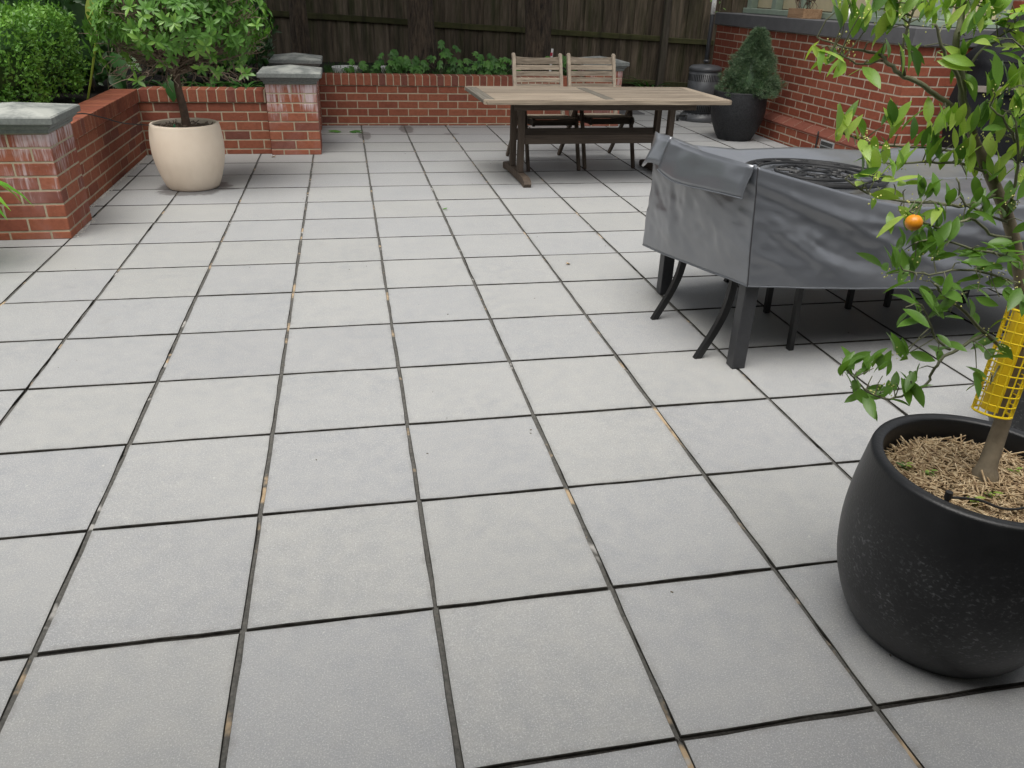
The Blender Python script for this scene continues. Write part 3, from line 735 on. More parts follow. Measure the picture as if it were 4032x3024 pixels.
branches = [  # (points, r0, r1)
    ([(3812, 470, .34), (3720, 400, .345), (3640, 340, .35), (3560, 300, .36), (3500, 250, .37), (3470, 215, .38)], .0075, .0045),
    ([(3812, 470, .34), (3790, 380, .34), (3780, 260, .34), (3765, 160, .34), (3785, 60, .345), (3795, -60, .35), (3800, -180, .35)], .011, .006),
    ([(3800, 440, .34), (3780, 330, .32), (3735, 240, .31), (3700, 160, .31), (3685, 90, .31)], .006, .003),
    ([(3470, 215, .38), (3400, 200, .39), (3320, 185, .40), (3220, 150, .41)], .0042, .0018),
    ([(3560, 300, .36), (3550, 200, .35), (3580, 90, .34), (3620, 10, .34)], .004, .0025),
    ([(3480, 235, .38), (3400, 255, .38), (3340, 235, .37), (3280, 200, .37)], .003, .0016),
    ([(3785, 300, .34), (3850, 215, .33), (3930, 150, .32), (4010, 95, .31)], .004, .002),
    ([(3900, 690, .335), (3800, 650, .33), (3700, 640, .33), (3560, 645, .34), (3430, 640, .35)], .0045, .002),
    ([(3900, 690, .335), (3780, 610, .36), (3640, 580, .37), (3480, 570, .38), (3330, 530, .39), (3300, 500, .39)], .004, .002),
    ([(3930, 760, .33), (3800, 810, .31), (3700, 800, .3), (3560, 790, .29), (3420, 760, .29), (3330, 700, .29)], .005, .002),
    ([(3975, 880, .33), (3860, 830, .28), (3790, 790, .27), (3770, 700, .27)], .004, .002),
    ([(3990, 940, .33), (3900, 920, .28), (3820, 860, .26), (3740, 900, .25), (3640, 880, .25), (3580, 830, .25)], .0045, .002),
    ([(4015, 1050, .325), (3930, 1000, .27), (3820, 980, .25), (3700, 940, .24), (3600, 960, .23)], .0045, .002),
    ([(4022, 1120, .32), (3900, 1080, .25), (3780, 1060, .23), (3660, 1080, .22), (3560, 1060, .22)], .004, .0018),
    ([(3990, 1400, .31), (3880, 1310, .26), (3800, 1230, .24), (3730, 1170, .23), (3680, 1120, .22)], .006, .0035),
    ([(3880, 1310, .26), (3830, 1340, .25), (3780, 1370, .24), (3720, 1400, .23), (3680, 1450, .22), (3650, 1510, .22), (3590, 1545, .21), (3500, 1570, .21), (3430, 1550, .2), (3370, 1500, .2), (3330, 1450, .2)], .0055, .002),
    ([(3740, 1375, .235), (3680, 1330, .22), (3650, 1240, .21), (3625, 1200, .21)], .004, .002),
    ([(3960, 850, .33), (3990, 760, .3), (4010, 620, .29), (4000, 480, .28)], .005, .0025),
    ([(4000, 560, .29), (3960, 480, .28), (3900, 420, .28)], .0035, .002),
    ([(4010, 640, .29), (4060, 500, .27), (4080, 300, .27), (4020, 180, .27)], .004, .002),
    ([(3940, 1420, .3), (3915, 1480, .27), (3900, 1510, .25)], .003, .002),
]
BRP = []
for pts, r0, r1 in branches:
    P = smooth_path(path(pts), 4); n = len(P); P = [p+Vector((jit(.002), jit(.002), jit(.002))) for p in P]; BRP += P
    mb = MB(); mb.tube(P, [.8*(r0+(r1-r0)*i/(n-1)) for i in range(n)], 7); ob('branch', mb.mesh('branch', True), 'branch_green', ct)
CL = []   # leaf stations: (u, v, Y, mode)  mode u=upright shoot, d=drooping, s=sideways
def cl(Y, mode, txt):
    for t_ in txt.split():
        u, v = t_.split(','); CL.append((float(u), float(v), Y+jit(.03), mode))
cl(.36, 'u', '3305,35 3325,90 3385,60 3435,35 3480,70 3505,110 3405,120 3345,150 3425,165 3545,70 3590,45 3620,85 3565,135 3660,100 3470,10 3350,10 3530,10')
cl(.39, 'd', '3215,165 3235,185 3275,160 3330,195 3295,215 3355,235 3420,245 3490,150 3640,180')
cl(.33, 'd', '3555,150 3560,225 3595,205 3680,240 3705,200')
cl(.33, 'u', '3700,45 3730,95 3760,35 3800,75 3840,45 3860,100 3900,35 3760,235 3800,140 3845,120 3820,10 3880,10 3720,10 3660,20')
cl(.29, 's', '3930,70 3965,95 3995,50 4015,110 3925,150 3960,155 4005,170 4025,215 3950,185 3870,165 3985,20 4030,30')
cl(.29, 'u', '3905,350 3925,360 3965,355 3995,370 4025,345 3885,400 3945,430 3995,440 4005,480 4030,420')
cl(.34, 'd', '3790,255 3800,300')
cl(.36, 'u', '3295,505 3325,510 3345,540 3395,540 3475,500 3515,530 3535,530 3600,570 3650,570 3290,540')
cl(.34, 'd', '3420,560 3370,570 3440,585 3480,590')
cl(.32, 'u', '3670,500 3690,530 3730,500 3800,530 3850,520 3905,540 3950,540 3990,520 4015,560 3965,630 4015,640 3760,560')
cl(.32, 'u', '3425,670 3455,680 3505,670 3545,650 3645,640 3665,650 3705,650 3760,650 3785,630 3805,690 3835,680 3875,700 3905,690 3935,720 3995,740 4025,720 3880,610')
cl(.29, 's', '3350,700 3390,710 3455,735 3520,725 3565,745 3420,720')
cl(.27, 'd', '3430,780 3535,830 3565,845 3690,805 3725,840 3940,830 4005,810 4025,870 3620,850 3790,870 3845,800')
cl(.28, 'u', '3600,790 3650,780 3745,800 3805,800 3855,800 3885,830 3570,890 3685,890 3980,780')
cl(.24, 'u', '3560,985 3605,1010 3650,990 3680,1010 3595,1080 3545,1090 3525,1050 3725,970')
cl(.25, 's', '3765,985 3805,985 3855,970 3905,985 3935,1015 3985,970 4015,1050 3885,1045 3835,1050 3780,1035 3500,1080 3860,1090 3960,1080 4000,1120')
cl(.23, 'd', '3605,1110 3635,1105 3685,1110 3725,1095 3655,1150 3700,1160 3770,1180 3810,1150 3905,1140 3935,1170 3990,1130 3565,1210 3615,1210 3750,1130 3850,1150')
cl(.21, 'u', '3545,1390 3575,1385 3625,1250')
cl(.22, 's', '3560,1400 3690,1400 3740,1230 3610,1240 3905,1400')
cl(.25, 'd', '3885,1310 3925,1330 3945,1370 3900,1470 3845,1450')
cl(.20, 'u', '3315,1480 3350,1475 3390,1460 3440,1450 3475,1480 3325,1440 3435,1480 3370,1540')
cl(.20, 'd', '3385,1550 3430,1550 3530,1510 3590,1500 3560,1490 3620,1450 3520,1530 3480,1540 3350,1530')
LV = [leaf_mesh(1, w_, 6, f_, a_, s_, t_) for w_, f_, a_, s_, t_ in ((.34, .1, .08, .9, 0), (.38, .14, .18, .92, .2), (.3, .08, .3, .85, -.15), (.36, .16, .04, .95, 0), (.32, .1, .55, .9, .3), (.28, .2, .2, .8, -.3))]
for me in LV: me.materials.append(MAT['leaf_citrus'])
nl = 0; extra = []; buds = []; peds = MB()
def nearest(p): return min(BRP, key=lambda q: (q-p).length_squared)
random.seed(21)
for u, v, Y, mode in CL:
    base = at(u, v, Y); q = nearest(base)
    if (q-base).length > .012: peds.tube([q, (q+base)/2+Vector((jit(.006), jit(.006), .006)), base], [.0016, .0013, .001], 5)
    k_ = random.choice((1, 2, 2)) if mode == 'd' else random.choice((2, 3, 3)) if mode == 'u' else random.choice((2, 2, 3))
    for i in range(k_):
        a = random.uniform(0, 2*PI)
        if mode == 'u': d = Vector((math.cos(a)*.48, math.sin(a)*.45, random.uniform(.85, 1.4)))
        elif mode == 'd': d = Vector((math.cos(a)*.8, math.sin(a)*.8, random.uniform(-1.0, .0)))
        else: d = Vector((math.cos(a), math.sin(a)*.7, random.uniform(-.25, .45)))
        L = random.uniform(.04, .066)*(1.05 if mode == 'd' else 1); me = LV[random.choice((1, 2, 4, 5) if mode == 'd' else (0, 1, 3, 5))]
        M = frame(d, Vector((jit(1), jit(1), 1)) if mode != 'u' else Vector((-math.cos(a), -math.sin(a)-.5, .4)), jit(.7))
        if nl < 299:
            o = ob('leaf', me, None, ct, base+Vector((jit(.014), jit(.012), jit(.014)))); o.rotation_euler = M.to_euler(); o.scale = (L, L*random.uniform(.85, 1.15), L); nl += 1
        else: extra.append((base+Vector((jit(.014), jit(.012), jit(.014))), M, L))
    if random.random() < .3: buds.append(base)
for i in range(110):
    p = random.choice(BRP)
    if p.x < 1.12 and p.z > 1.0: continue
    a = random.uniform(0, 2*PI); d = Vector((math.cos(a), math.sin(a)*.7, random.uniform(-.5, 1.0))); extra.append((p+d*.012, frame(d, (jit(1), jit(1), 1), jit(.6)), random.uniform(.04, .066)))
if extra:
    tag(scatter('foliage', mesh_arrays(LV[1]), [tuple(e[0]) for e in extra], [np.array(e[1]) for e in extra], [e[2] for e in extra], 'leaf_citrus', ct), kind='stuff')
tag(ob('leaf_stalks', peds, 'branch_green', ct), kind='stuff')
mb = MB()
for b in buds:
    for q in range(random.randint(4, 8)):
        p = b+Vector((jit(.014), jit(.014), jit(.014))); r = random.uniform(.0016, .0028); mb.add([(p.x+r, p.y, p.z), (p.x-r, p.y, p.z), (p.x, p.y+r, p.z), (p.x, p.y-r, p.z), (p.x, p.y, p.z+r), (p.x, p.y, p.z-r)], [(0, 2, 4), (2, 1, 4), (1, 3, 4), (3, 0, 4), (2, 0, 5), (1, 2, 5), (3, 1, 5), (0, 3, 5)])
tag(ob('flower_buds', mb, 'flower_bud', ct), kind='stuff')
fc = at(3598, 876, .2); mb = MB(); mb.lathe([(0, -.0155)]+[(.0165*math.cos(a)*1.0, .0155*math.sin(a)) for a in [R(x) for x in range(-75, 76, 15)]]+[(0, .0145)], 20, tuple(fc)); ob('fruit', mb.mesh('fruit', True), 'orange_peel', ct)
mb = MB(); mb.tube([fc+Vector((0, 0, .014)), fc+Vector((.004, 0, .03)), nearest(fc)], .0014, 6); ob('fruit_stalk', mb, 'branch_green', ct)
# yellow lattice trap sleeved on the stem
A0, A1 = at(3905, 1622, .275), at(4050, 1225, .305); ax = (A1-A0); LN = ax.length; z = ax.normalized(); xa = z.cross(Vector((0, 1, 0))).normalized(); ya = z.cross(xa)
trap = thing('insect_trap', 'yellow plastic lattice trap with sticky card clipped on the citrus stem', 'trap', tuple(A0))
RT = .043
def P_(a, h, r=RT): return A0+z*h+(xa*math.cos(a)+ya*math.sin(a))*r
nR = 11
for i in range(nR):
    h = LN*i/(nR-1); mb = MB(); th = .003 if i in (0, nR-1) else .0019; pts = [P_(2*PI*j/28, h) for j in range(29)]; mb.tube(pts, th, 6, False); ob('ring', mb, 'yellow_plastic', trap)
for j in range(14):
    a = 2*PI*j/14; mb = MB(); mb.tube([P_(a, 0), P_(a, LN)], .0018, 6); ob('rib', mb, 'yellow_plastic', trap)
mb = MB(); pts = []; vc = (CAM-A0); CA = math.atan2(vc.dot(ya), vc.dot(xa))-.5
for i in range(9):
    for h in (.006, LN-.006): pts.append(P_(CA+PI*.62*(i/8-.5), h, .027))
mb.add(pts, [(2*i, 2*i+2, 2*i+3, 2*i+1) for i in range(8)]); cdo = ob('sticky_card', mb, 'yellow_card', trap); sm = cdo.modifiers.new('s', 'SOLIDIFY'); sm.thickness = .001
# irrigation stake and line in the big pot
sp = at(3743, 1925, .155); sp.z = .44
st = thing('irrigation_dripper', 'black dripper stake with thin hose pushed into the straw mulch', 'dripper', tuple(sp))
mb = MB(); mb.tube([sp, sp+Vector((0, 0, .05))], .0055, 10).tube([sp+Vector((0, 0, .048)), sp+Vector((0, 0, .066))], .0085, 10); ob('stake', mb, 'rubber', st)
h0 = sp+Vector((.006, 0, .05)); mb = MB(); mb.tube(smooth_path([h0, h0+Vector((.06, -.02, .0)), h0+Vector((.14, -.055, -.01)), Vector((BP[0]+.19, BP[1]-.14, .52)), Vector((BP[0]+.3, BP[1]-.2, .4)), Vector((BP[0]+.33, BP[1]-.2, .02)), Vector((BP[0]+.6, BP[1]-.25, .012))], 6), .0032, 8); ob('hose', mb, 'rubber', st)
# weeds in the mulch
random.seed(5)
for (u, v) in ((3825, 1750), (3560, 1850), (3655, 1878), (3830, 1985), (3900, 1965), (3970, 1775), (3990, 1870)):
    p = at(u, v, BP[1]); p = CAM+(p-CAM)*((.455-CAM.z)/(p.z-CAM.z))
    if (Vector((p.x-BP[0], p.y-BP[1]))).length > .2: continue
    w_ = thing('weed_seedling', 'tiny green weed seedling sprouting in the straw mulch', 'weed', tuple(p), 0, 'weeds in the mulch')
    for i in range(6):
        a = i*1.1+jit(.3); o = ob('leaf', LV[0], None, w_, (p.x, p.y, p.z+.004*i)); o.rotation_euler = frame((math.cos(a), math.sin(a), .35), (0, 0, 1)).to_euler(); L = random.uniform(.016, .026); o.scale = (L, L*1.4, L)

# ================================================================ AZALEA STANDARD IN THE CREAM POT
az = thing('azalea_tree', 'ball-headed azalea on a bare stem growing in the cream pot', 'shrub', (CP[0]+.01, CP[1]+.01, .46))
mb = MB(); tp = smooth_path([Vector((CP[0]+.015, CP[1], .44)), Vector((CP[0]+.01, CP[1], .6)), Vector((CP[0]-.005, CP[1]+.005, .75)), Vector((CP[0]+.0, CP[1], .9)), Vector((CP[0]+.03, CP[1], 1.1))], 4)
mb.tube(tp, [.034-.012*i/(len(tp)-1) for i in range(len(tp))], 12); ob('trunk', mb.mesh('trunk', True), 'trunk_brown', az)
AC = np.array([-1.345, 5.66, 1.2]); AR = np.array([.62, .6, .42])
random.seed(11); np.random.seed(11)
tw = MB(); ends = []
for i in range(150):
    a = random.uniform(0, 2*PI); e = random.uniform(-.55, .9); r = random.uniform(.72, .98)
    end = Vector((AC[0]+AR[0]*r*math.cos(a)*math.cos(e), AC[1]+AR[1]*r*math.sin(a)*math.cos(e), AC[2]+AR[2]*r*math.sin(e)))
    s0 = Vector((CP[0]+jit(.02), CP[1]+jit(.02), random.uniform(.84, 1.05))); md = (s0+end)/2+Vector((jit(.07), jit(.07), jit(.07)-.03))
    tw.tube(smooth_path([s0, md, end], 4), [.007, .006, .0055, .005, .0045, .004, .0035, .003, .002], 5, False); ends.append(end)
    for q in range(4):
        b = md.lerp(end, random.random())if q % 2 else s0.lerp(md, random.uniform(.4, 1)); dd = (end-s0).normalized()*.1+Vector((jit(.13), jit(.13), jit(.09))); tw.tube([b, b+dd*.6+Vector((jit(.02), jit(.02), jit(.02))), b+dd], [.003, .0025, .0015], 4, False)
# drooping dead twigs under the head
for i in range(120):
    a = random.uniform(0, 2*PI); r = random.uniform(.1, .5); b = Vector((CP[0]+.06+r*math.cos(a), CP[1]+r*math.sin(a), random.uniform(.86, .98))); p = [b]
    for q in range(4): p.append(p[-1]+Vector((math.cos(a)*.03+jit(.035), math.sin(a)*.03+jit(.035), jit(.025)-.018)))
    tw.tube(p, [.0032, .0028, .0024, .002, .0014], 4, False)
tag(ob('twigs', tw, 'twig', az), kind='stuff')
la = leaf_mesh(1, .36, 4, .12, .22, 1.0); la.materials.append(MAT['leaf_azalea']); la2 = mesh_arrays(leaf_mesh(1, .36, 3, .12, .22, 1.0))
n_ros = 620; ros = []
for i in range(n_ros):
    z_ = random.uniform(-.62, 1); a = random.uniform(0, 2*PI); rxy = math.sqrt(max(0, 1-z_*z_)); 
    low = z_ < -.25
    if low and random.random() < .55: continue
    d = np.array([rxy*math.cos(a), rxy*math.sin(a), z_]); lump = 1+.1*math.sin(a*3+z_*4)+.06*math.sin(a*7-z_*6)
    r = random.uniform(.8, 1.03)*lump; p = AC+d*AR*r
    if p[2] < .8+.12*random.random() and random.random() < .6: continue
    ros.append((p, d, r))
for (u, v) in ((650, 255), (540, 320), (840, 225), (965, 290), (1010, 100), (700, 190)):
    p = at(u, v, 5.35); ros.append((np.array(p), np.array([0, -.8, .4]), 1.5))
ros.sort(key=lambda r_: -(r_[2]+(.5 if r_[0][1] < 5.5 else 0)))
P_l, R_l, S_l = [], [], []; na = 0
for p, d, r in ros:
    d = Vector(d).normalized(); t1 = d.orthogonal().normalized(); t2 = d.cross(t1); ph = random.random()*6; k_ = random.randint(5, 8)
    for i in range(k_):
        a = ph+2*PI*i/k_+jit(.25); op = random.uniform(.2, .75); dd = (t1*math.cos(a)+t2*math.sin(a))+d*op+Vector((0, 0, .15)); M = frame(dd, d+Vector((jit(.2), jit(.2), .3)), jit(.4)); L = random.uniform(.05, .085)
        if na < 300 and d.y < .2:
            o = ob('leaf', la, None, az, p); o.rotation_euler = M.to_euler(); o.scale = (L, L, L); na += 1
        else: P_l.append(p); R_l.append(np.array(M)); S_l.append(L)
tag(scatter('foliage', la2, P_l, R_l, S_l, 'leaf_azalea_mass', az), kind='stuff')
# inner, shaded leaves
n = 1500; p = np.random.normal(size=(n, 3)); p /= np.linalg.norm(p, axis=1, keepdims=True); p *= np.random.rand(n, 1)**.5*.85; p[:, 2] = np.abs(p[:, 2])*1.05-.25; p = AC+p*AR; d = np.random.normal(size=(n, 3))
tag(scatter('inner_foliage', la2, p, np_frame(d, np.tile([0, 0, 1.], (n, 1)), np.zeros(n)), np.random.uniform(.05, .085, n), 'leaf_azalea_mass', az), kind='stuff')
# thin black irrigation hose from the wall to the cream pot
mb = MB(); mb.tube(smooth_path([Vector((-2.2, 4.85, .605)), at(303, 448, 4.86), at(400, 462, 5.0), at(480, 484, 5.2), at(560, 491, 5.45), at(600, 493, 5.62), Vector((-1.6, 5.66, .49))], 6), .0042, 8)
tag(ob('irrigation_hose', mb, 'rubber'), 'thin black irrigation hose running from the wall coping to the cream pot', 'hose')
mb = MB(); gp = at(684, 476, 5.6); gp.z = .463; mb.tube([gp, gp+Vector((0, 0, .022))], .009, 10).tube([gp+Vector((0, 0, .022)), gp+Vector((0, 0, .034))], .006, 10); tag(ob('dripper_head', mb, 'green_plastic'), 'small green dripper head on the soil of the cream pot', 'dripper')

# ================================================================ HEDGE AND SHRUBS ON THE LEFT
def hedge(name, label, x0, x1, y0, y1, z0, z1, n, size, mat, rnd=.14, lump=.05, core_mat='leaf_dark'):
    t = thing(name, label, 'hedge' if 'hedge' in name else 'shrub', ((x0+x1)/2, (y0+y1)/2, z0))
    c = np.array([(x0+x1)/2, (y0+y1)/2, (z0+z1)/2]); h = np.array([x1-x0, y1-y0, z1-z0])/2
    area = np.array([h[1]*h[2], h[0]*h[2], h[0]*h[1]]); f = np.random.choice(3, n, p=area/area.sum()); s = np.random.choice([-1, 1], n)
    p = np.random.uniform(-1, 1, (n, 3)); p[np.arange(n), f] = s; p[(f == 2), 2] = 1
    q = np.clip(p*h, -(h-rnd), h-rnd); dlt = p*h-q; L = np.linalg.norm(dlt, axis=1, keepdims=True); nr = dlt/np.maximum(L, 1e-6); p2 = q+nr*rnd
    bump = lump*(np.sin(p2[:, :1]*11+p2[:, 1:2]*7)+np.sin(p2[:, 2:3]*14+p2[:, 1:2]*9+1))*.5
    p2 = p2+nr*(bump+np.random.normal(scale=.022, size=(n, 1))-np.random.rand(n, 1)**3*.1)+c
    k_ = 3; P = np.repeat(p2, k_, 0)+np.random.normal(scale=size*.4, size=(n*k_, 3)); NN = np.repeat(nr, k_, 0)
    d = np.random.normal(size=(n*k_, 3))*.75+NN*.5+np.array([0, 0, .35])
    tm = mesh_arrays(leaf_mesh(1, .5, 2, .1, .15, 1.0))
    tag(scatter('foliage', tm, P, np_frame(d, NN+np.random.normal(scale=.5, size=NN.shape), np.random.uniform(-.6, .6, n*k_)), np.random.uniform(.7, 1.4, n*k_)*size, mat, t), kind='stuff')
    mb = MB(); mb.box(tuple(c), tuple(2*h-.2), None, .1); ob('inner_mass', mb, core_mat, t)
    st_ = MB()
    for i in range(14):
        x, y = random.uniform(x0+.2, x1-.1), random.uniform(y0+.1, y1-.1); st_.tube([(x, y, z0-.08), (x+jit(.05), y+jit(.05), z0+.3)], [.01, .006], 5)
    ob('stems', st_, 'twig', t); return t
hedge('hedge', 'clipped bright green hedge above the brick wall behind the left pier', -4.4, -2.36, 4.75, 6.85, .60, 1.24, 10000, .033, 'leaf_hedge')
hedge('broadleaf_shrub', 'dark broad-leaved shrub rising behind the clipped hedge', -5.5, -2.3, 7.05, 8.2, .55, 2.1, 1500, .075, 'leaf_dark', .3, .12)
hedge('broadleaf_shrub', 'dark leafy shrub in the bed behind the azalea', -2.1, -1.0, 7.75, 8.7, .55, 1.75, 1000, .075, 'leaf_dark', .3, .12)
# strap-leaved clumps
def strap_clump(name, label, c, n, L, w_, mat, up=.9, group=None, spread=.05, cat='plant'):
    t = thing(name, label, cat, c, 0, group); c = Vector(c)
    for i in range(n):
        a = 2*PI*i/n+jit(.35); ln = L*random.uniform(.7, 1.1); mb = MB(); seg = 7; b = c+Vector((math.cos(a)*spread*random.random(), math.sin(a)*spread*random.random(), 0)); el = up*random.uniform(.75, 1.25); p = Vector(b); vs = []; side_ = Vector((-math.sin(a), math.cos(a), 0))
        for q in range(seg+1):
            s_ = q/seg; ww = w_*(.55+.9*s_ if s_ < .4 else .91*(1-((s_-.4)/.6)**2))*.5+.0005
            vs += [p-side_*ww+Vector((0, 0, ww*.35)), p.copy(), p+side_*ww+Vector((0, 0, ww*.35))]
            e = el-s_*1.7; p = p+Vector((math.cos(a)*math.cos(e), math.sin(a)*math.cos(e), math.sin(e)))*ln/seg
        mb.add(vs, [(q*3+c_, q*3+c_+3, q*3+c_+4, q*3+c_+1) for q in range(seg) for c_ in (0, 1)]); ob('leaf', mb.mesh('leaf', True), mat, t)
    return t
random.seed(3)
for i, x in enumerate((-1.85, -1.45, -1.15)): strap_clump('clivia', 'clump of arching dark strap leaves behind the coping of the cream pot wall', (x, 7.42+.05*(i % 2), .52), 16, .42, .04, 'leaf_strap', .75, 'strap-leaved clumps behind the azalea')
strap_clump('strap_plant', 'upright strap-leaved clump growing against the fence beside the patio heater', (4.32, 10.62, .03), 20, .62, .045, 'leaf_strap', 1.25)
strap_clump('bright_plant', 'bright green pointed leaves reaching in front of the hedge pier', (-2.5, 3.68, .44), 17, .62, .085, 'leaf_bright', .5)
pot('left_pot', 'small dark pot holding the bright green pointed plant', (-2.52, 3.68), smoothprof([(.1, 0), (.11, .05), (.125, .2), (.13, .44)])+[(.128, .445), (.11, .445)], 'pot_slate', [(.107, .44), (.107, .42)], .425)
# broad grey-green leaves and one tall pale leaf between hedge and azalea
bl = thing('broadleaf_plant', 'plant with big grey-green spade leaves between hedge and azalea', 'plant', (-2.15, 7.35, .52)); big = leaf_mesh(1, .55, 6, .1, .25, .8); big.materials.append(MAT['leaf_strap'])
for (u, v, Y, L, dx, dz) in ((440, 230, 7.2, .26, .5, -.8), (455, 300, 7.25, .22, .3, -1), (420, 200, 7.3, .25, -.4, .5), (470, 250, 7.3, .24, .8, -.3), (400, 280, 7.2, .2, -.2, -1), (430, 320, 7.15, .18, .6, -.6), (670, 340, 6.98, .2, .1, -1)):
    b = at(u, v-25, Y); o = ob('leaf', big, None, bl, b); o.rotation_euler = frame((dx, -.5, dz), (.2, -.7, .5), jit(.4)).to_euler(); o.scale = (L, L, L); mb = MB(); mb.tube(smooth_path([Vector((b.x+jit(.05), 7.36, .5)), Vector((b.x, 7.36, b.z+.08)), b], 4), .005, 6); ob('stalk', mb, 'branch_green', bl)
yl = thing('pale_leaf_plant', 'single tall stalk with a pale yellow-green leaf beside the azalea', 'plant', (-2.33, 6.4, .5)); ym = leaf_mesh(1, .42, 6, .08, .1, .95); ym.materials.append(MAT['leaf_yellow']); b = at(382, 122, 6.3)
o = ob('leaf', ym, None, yl, b); o.rotation_euler = frame((.02, -.15, 1), (.2, -1, .1)).to_euler(); o.scale = (.27, .27, .27); mb = MB(); mb.tube(smooth_path([Vector((-2.34, 6.4, .48)), at(362, 285, 6.38), b], 4), .009, 8); ob('stalk', mb, 'leaf_yellow', yl)

# ================================================================ FAR BED: grass, maple seedlings, oddments
def grass(name, n, box, h, mat='grass'):
    v = np.array([(0, -.04, 0), (0, .04, 0), (.5, .03, .04), (.5, -.03, .04), (1, 0, .16), (1, 0, .16)]); f = np.array([(0, 1, 2, 3), (3, 2, 4, 5)])
    p = np.stack([np.random.uniform(box[0], box[1], n), np.random.uniform(box[2], box[3], n), np.full(n, box[4])], 1); d = np.random.normal(size=(n, 3))*.5; d[:, 2] = 1
    return tag(scatter(name, (v, f), p, np_frame(d, np.random.normal(size=(n, 3)), np.zeros(n)), np.random.uniform(.5, 1.2, n)*h, mat, None, False), kind='stuff')
tag(grass('grass', 5200, (-.4, 2.75, 9.0, 10.1, .515), .1), 'short rough grass in the raised bed behind the long wall', 'grass'); tag(grass('ground_cover', 1500, (3.0, 4.85, 10.43, 10.85, .02), .13), 'low dark ground cover along the foot of the fence', 'ground cover')
lob = [(0, 0), (.16, -.3), (.42, -.36), (.36, -.13), (.6, -.3), (.84, -.38), (.72, -.11), (.86, -.1), (1, 0), (.86, .1), (.72, .11), (.84, .38), (.6, .3), (.36, .13), (.42, .36), (.16, .3)]
mm = bpy.data.meshes.new('maple'); vs = [(.45, 0, .02)]+[(x, y, -.25*abs(y)-.1*x*x) for x, y in lob]; mm.from_pydata(vs, [], [(0, 1+i, 1+(i+1) % 16) for i in range(16)]); mm.update(); mm.materials.append(MAT['leaf_maple'])
def seedling(x, y, h, n, L, label=None):
    t = thing('maple_seedling', label or 'maple seedling with lobed leaves in the bed behind the long wall', 'seedling', (x, y, .52), 0, 'maple seedlings in the raised bed')
    for i in range(n):
        a = random.uniform(0, 2*PI); r = random.uniform(.02, .13)*(h/.25)**.5; b = Vector((x+r*math.cos(a), y-abs(r*math.sin(a))*.7, .52+h*random.uniform(.3, 1))); d = Vector((math.cos(a)*.7, -.6+jit(.3), -random.uniform(.2, .9))); o = ob('leaf', mm, None, t, b); o.rotation_euler = frame(d, (jit(.4), -.8, .8), jit(.3)).to_euler(); s_ = L*random.uniform(.7, 1.15); o.scale = (s_, s_, s_)
        mb = MB(); mb.tube([(x+jit(.02), y, .51), ((x+b.x)/2, (y+b.y)/2, b.z*.55+.25), tuple(b)], [.003, .0025, .0015], 5); ob('stalk', mb, 'branch_green', t)
SL = {-.02: 'small maple seedling beside the white tray', .36: 'maple seedling beside the small white tub', 1.02: 'tall single-stemmed maple seedling just right of the thick tree trunk', .72: 'low maple seedling at the foot of the thick tree trunk', 2.5: 'maple seedling behind the gap between the wooden chairs', 2.66: 'maple seedling beside the far pier cap', .56: 'largest maple seedling, in front of the thick tree trunk', 1.8: 'maple seedling beside the back of the first wooden chair'}
random.seed(9)
for x, h, n, L in ((-.02, .2, 7, .12), (.36, .3, 14, .13), (.56, .33, 15, .15), (.72, .2, 9, .12), (1.02, .46, 8, .14), (1.25, .24, 10, .13), (1.6, .3, 14, .13), (1.8, .26, 10, .13), (1.45, .16, 7, .11), (2.5, .3, 10, .12), (2.66, .26, 8, .12)): seedling(x, 9.2+jit(.06), h, n, L, SL.get(x))
mb = MB(); mb.lathe([(.07, 0), (.075, .09), (.07, .095), (.062, .09), (.06, .01), (0, .01)], 20, (.32, 9.35, .52)); tag(ob('white_tub', mb, 'white_paper'), 'small white tub standing in the grass behind the long wall', 'tub')
mb = MB(); mb.lathe([(.0, 0), (.17, 0), (.19, .08), (.185, .085), (.178, .08), (.16, .02), (0, .02)], 28, (-.12, 9.35, .52)); tag(ob('white_tray', mb, 'white_paper'), 'wide shallow white tray in the grass beside the small white tub', 'tray')
t = thing('plant_tag', 'white and red plastic plant tag at the foot of the tree', 'plant tag', (2.5, 9.12, .52)); b_ = at(2171, 212, 9.1)
mb = MB(); mb.box((b_.x, b_.y, (.52+b_.z)/2+.03), (.028, .002, b_.z-.46), (0, .06, 0)); ob('tag_strip', mb, 'white_paper', t); mb = MB(); mb.box((b_.x, b_.y-.003, b_.z-.005), (.03, .002, .04), (0, .06, 0)); ob('tag_print', mb, 'label_red', t)
# creeper by the far house corner
cr_ = thing('creeper', 'small bright creeper spray at the far corner of the grey sill', 'creeper', (4.93, 9.95, 1.0)); mb = MB(); mb.tube([(4.95, 9.93, .2), (4.94, 9.95, 1.0), (4.96, 9.93, 1.5), (4.93, 9.9, 1.7)], .006, 6); ob('stem', mb, 'branch_brown', cr_)
for i in range(22):
    o = ob('leaf', la, None, cr_, (4.92+jit(.1), 9.92+jit(.06), random.uniform(1.32, 1.7))); o.rotation_euler = frame((jit(1), jit(1)-.3, -.3), (0, -.5, 1)).to_euler(); o.scale = (.06,)*3

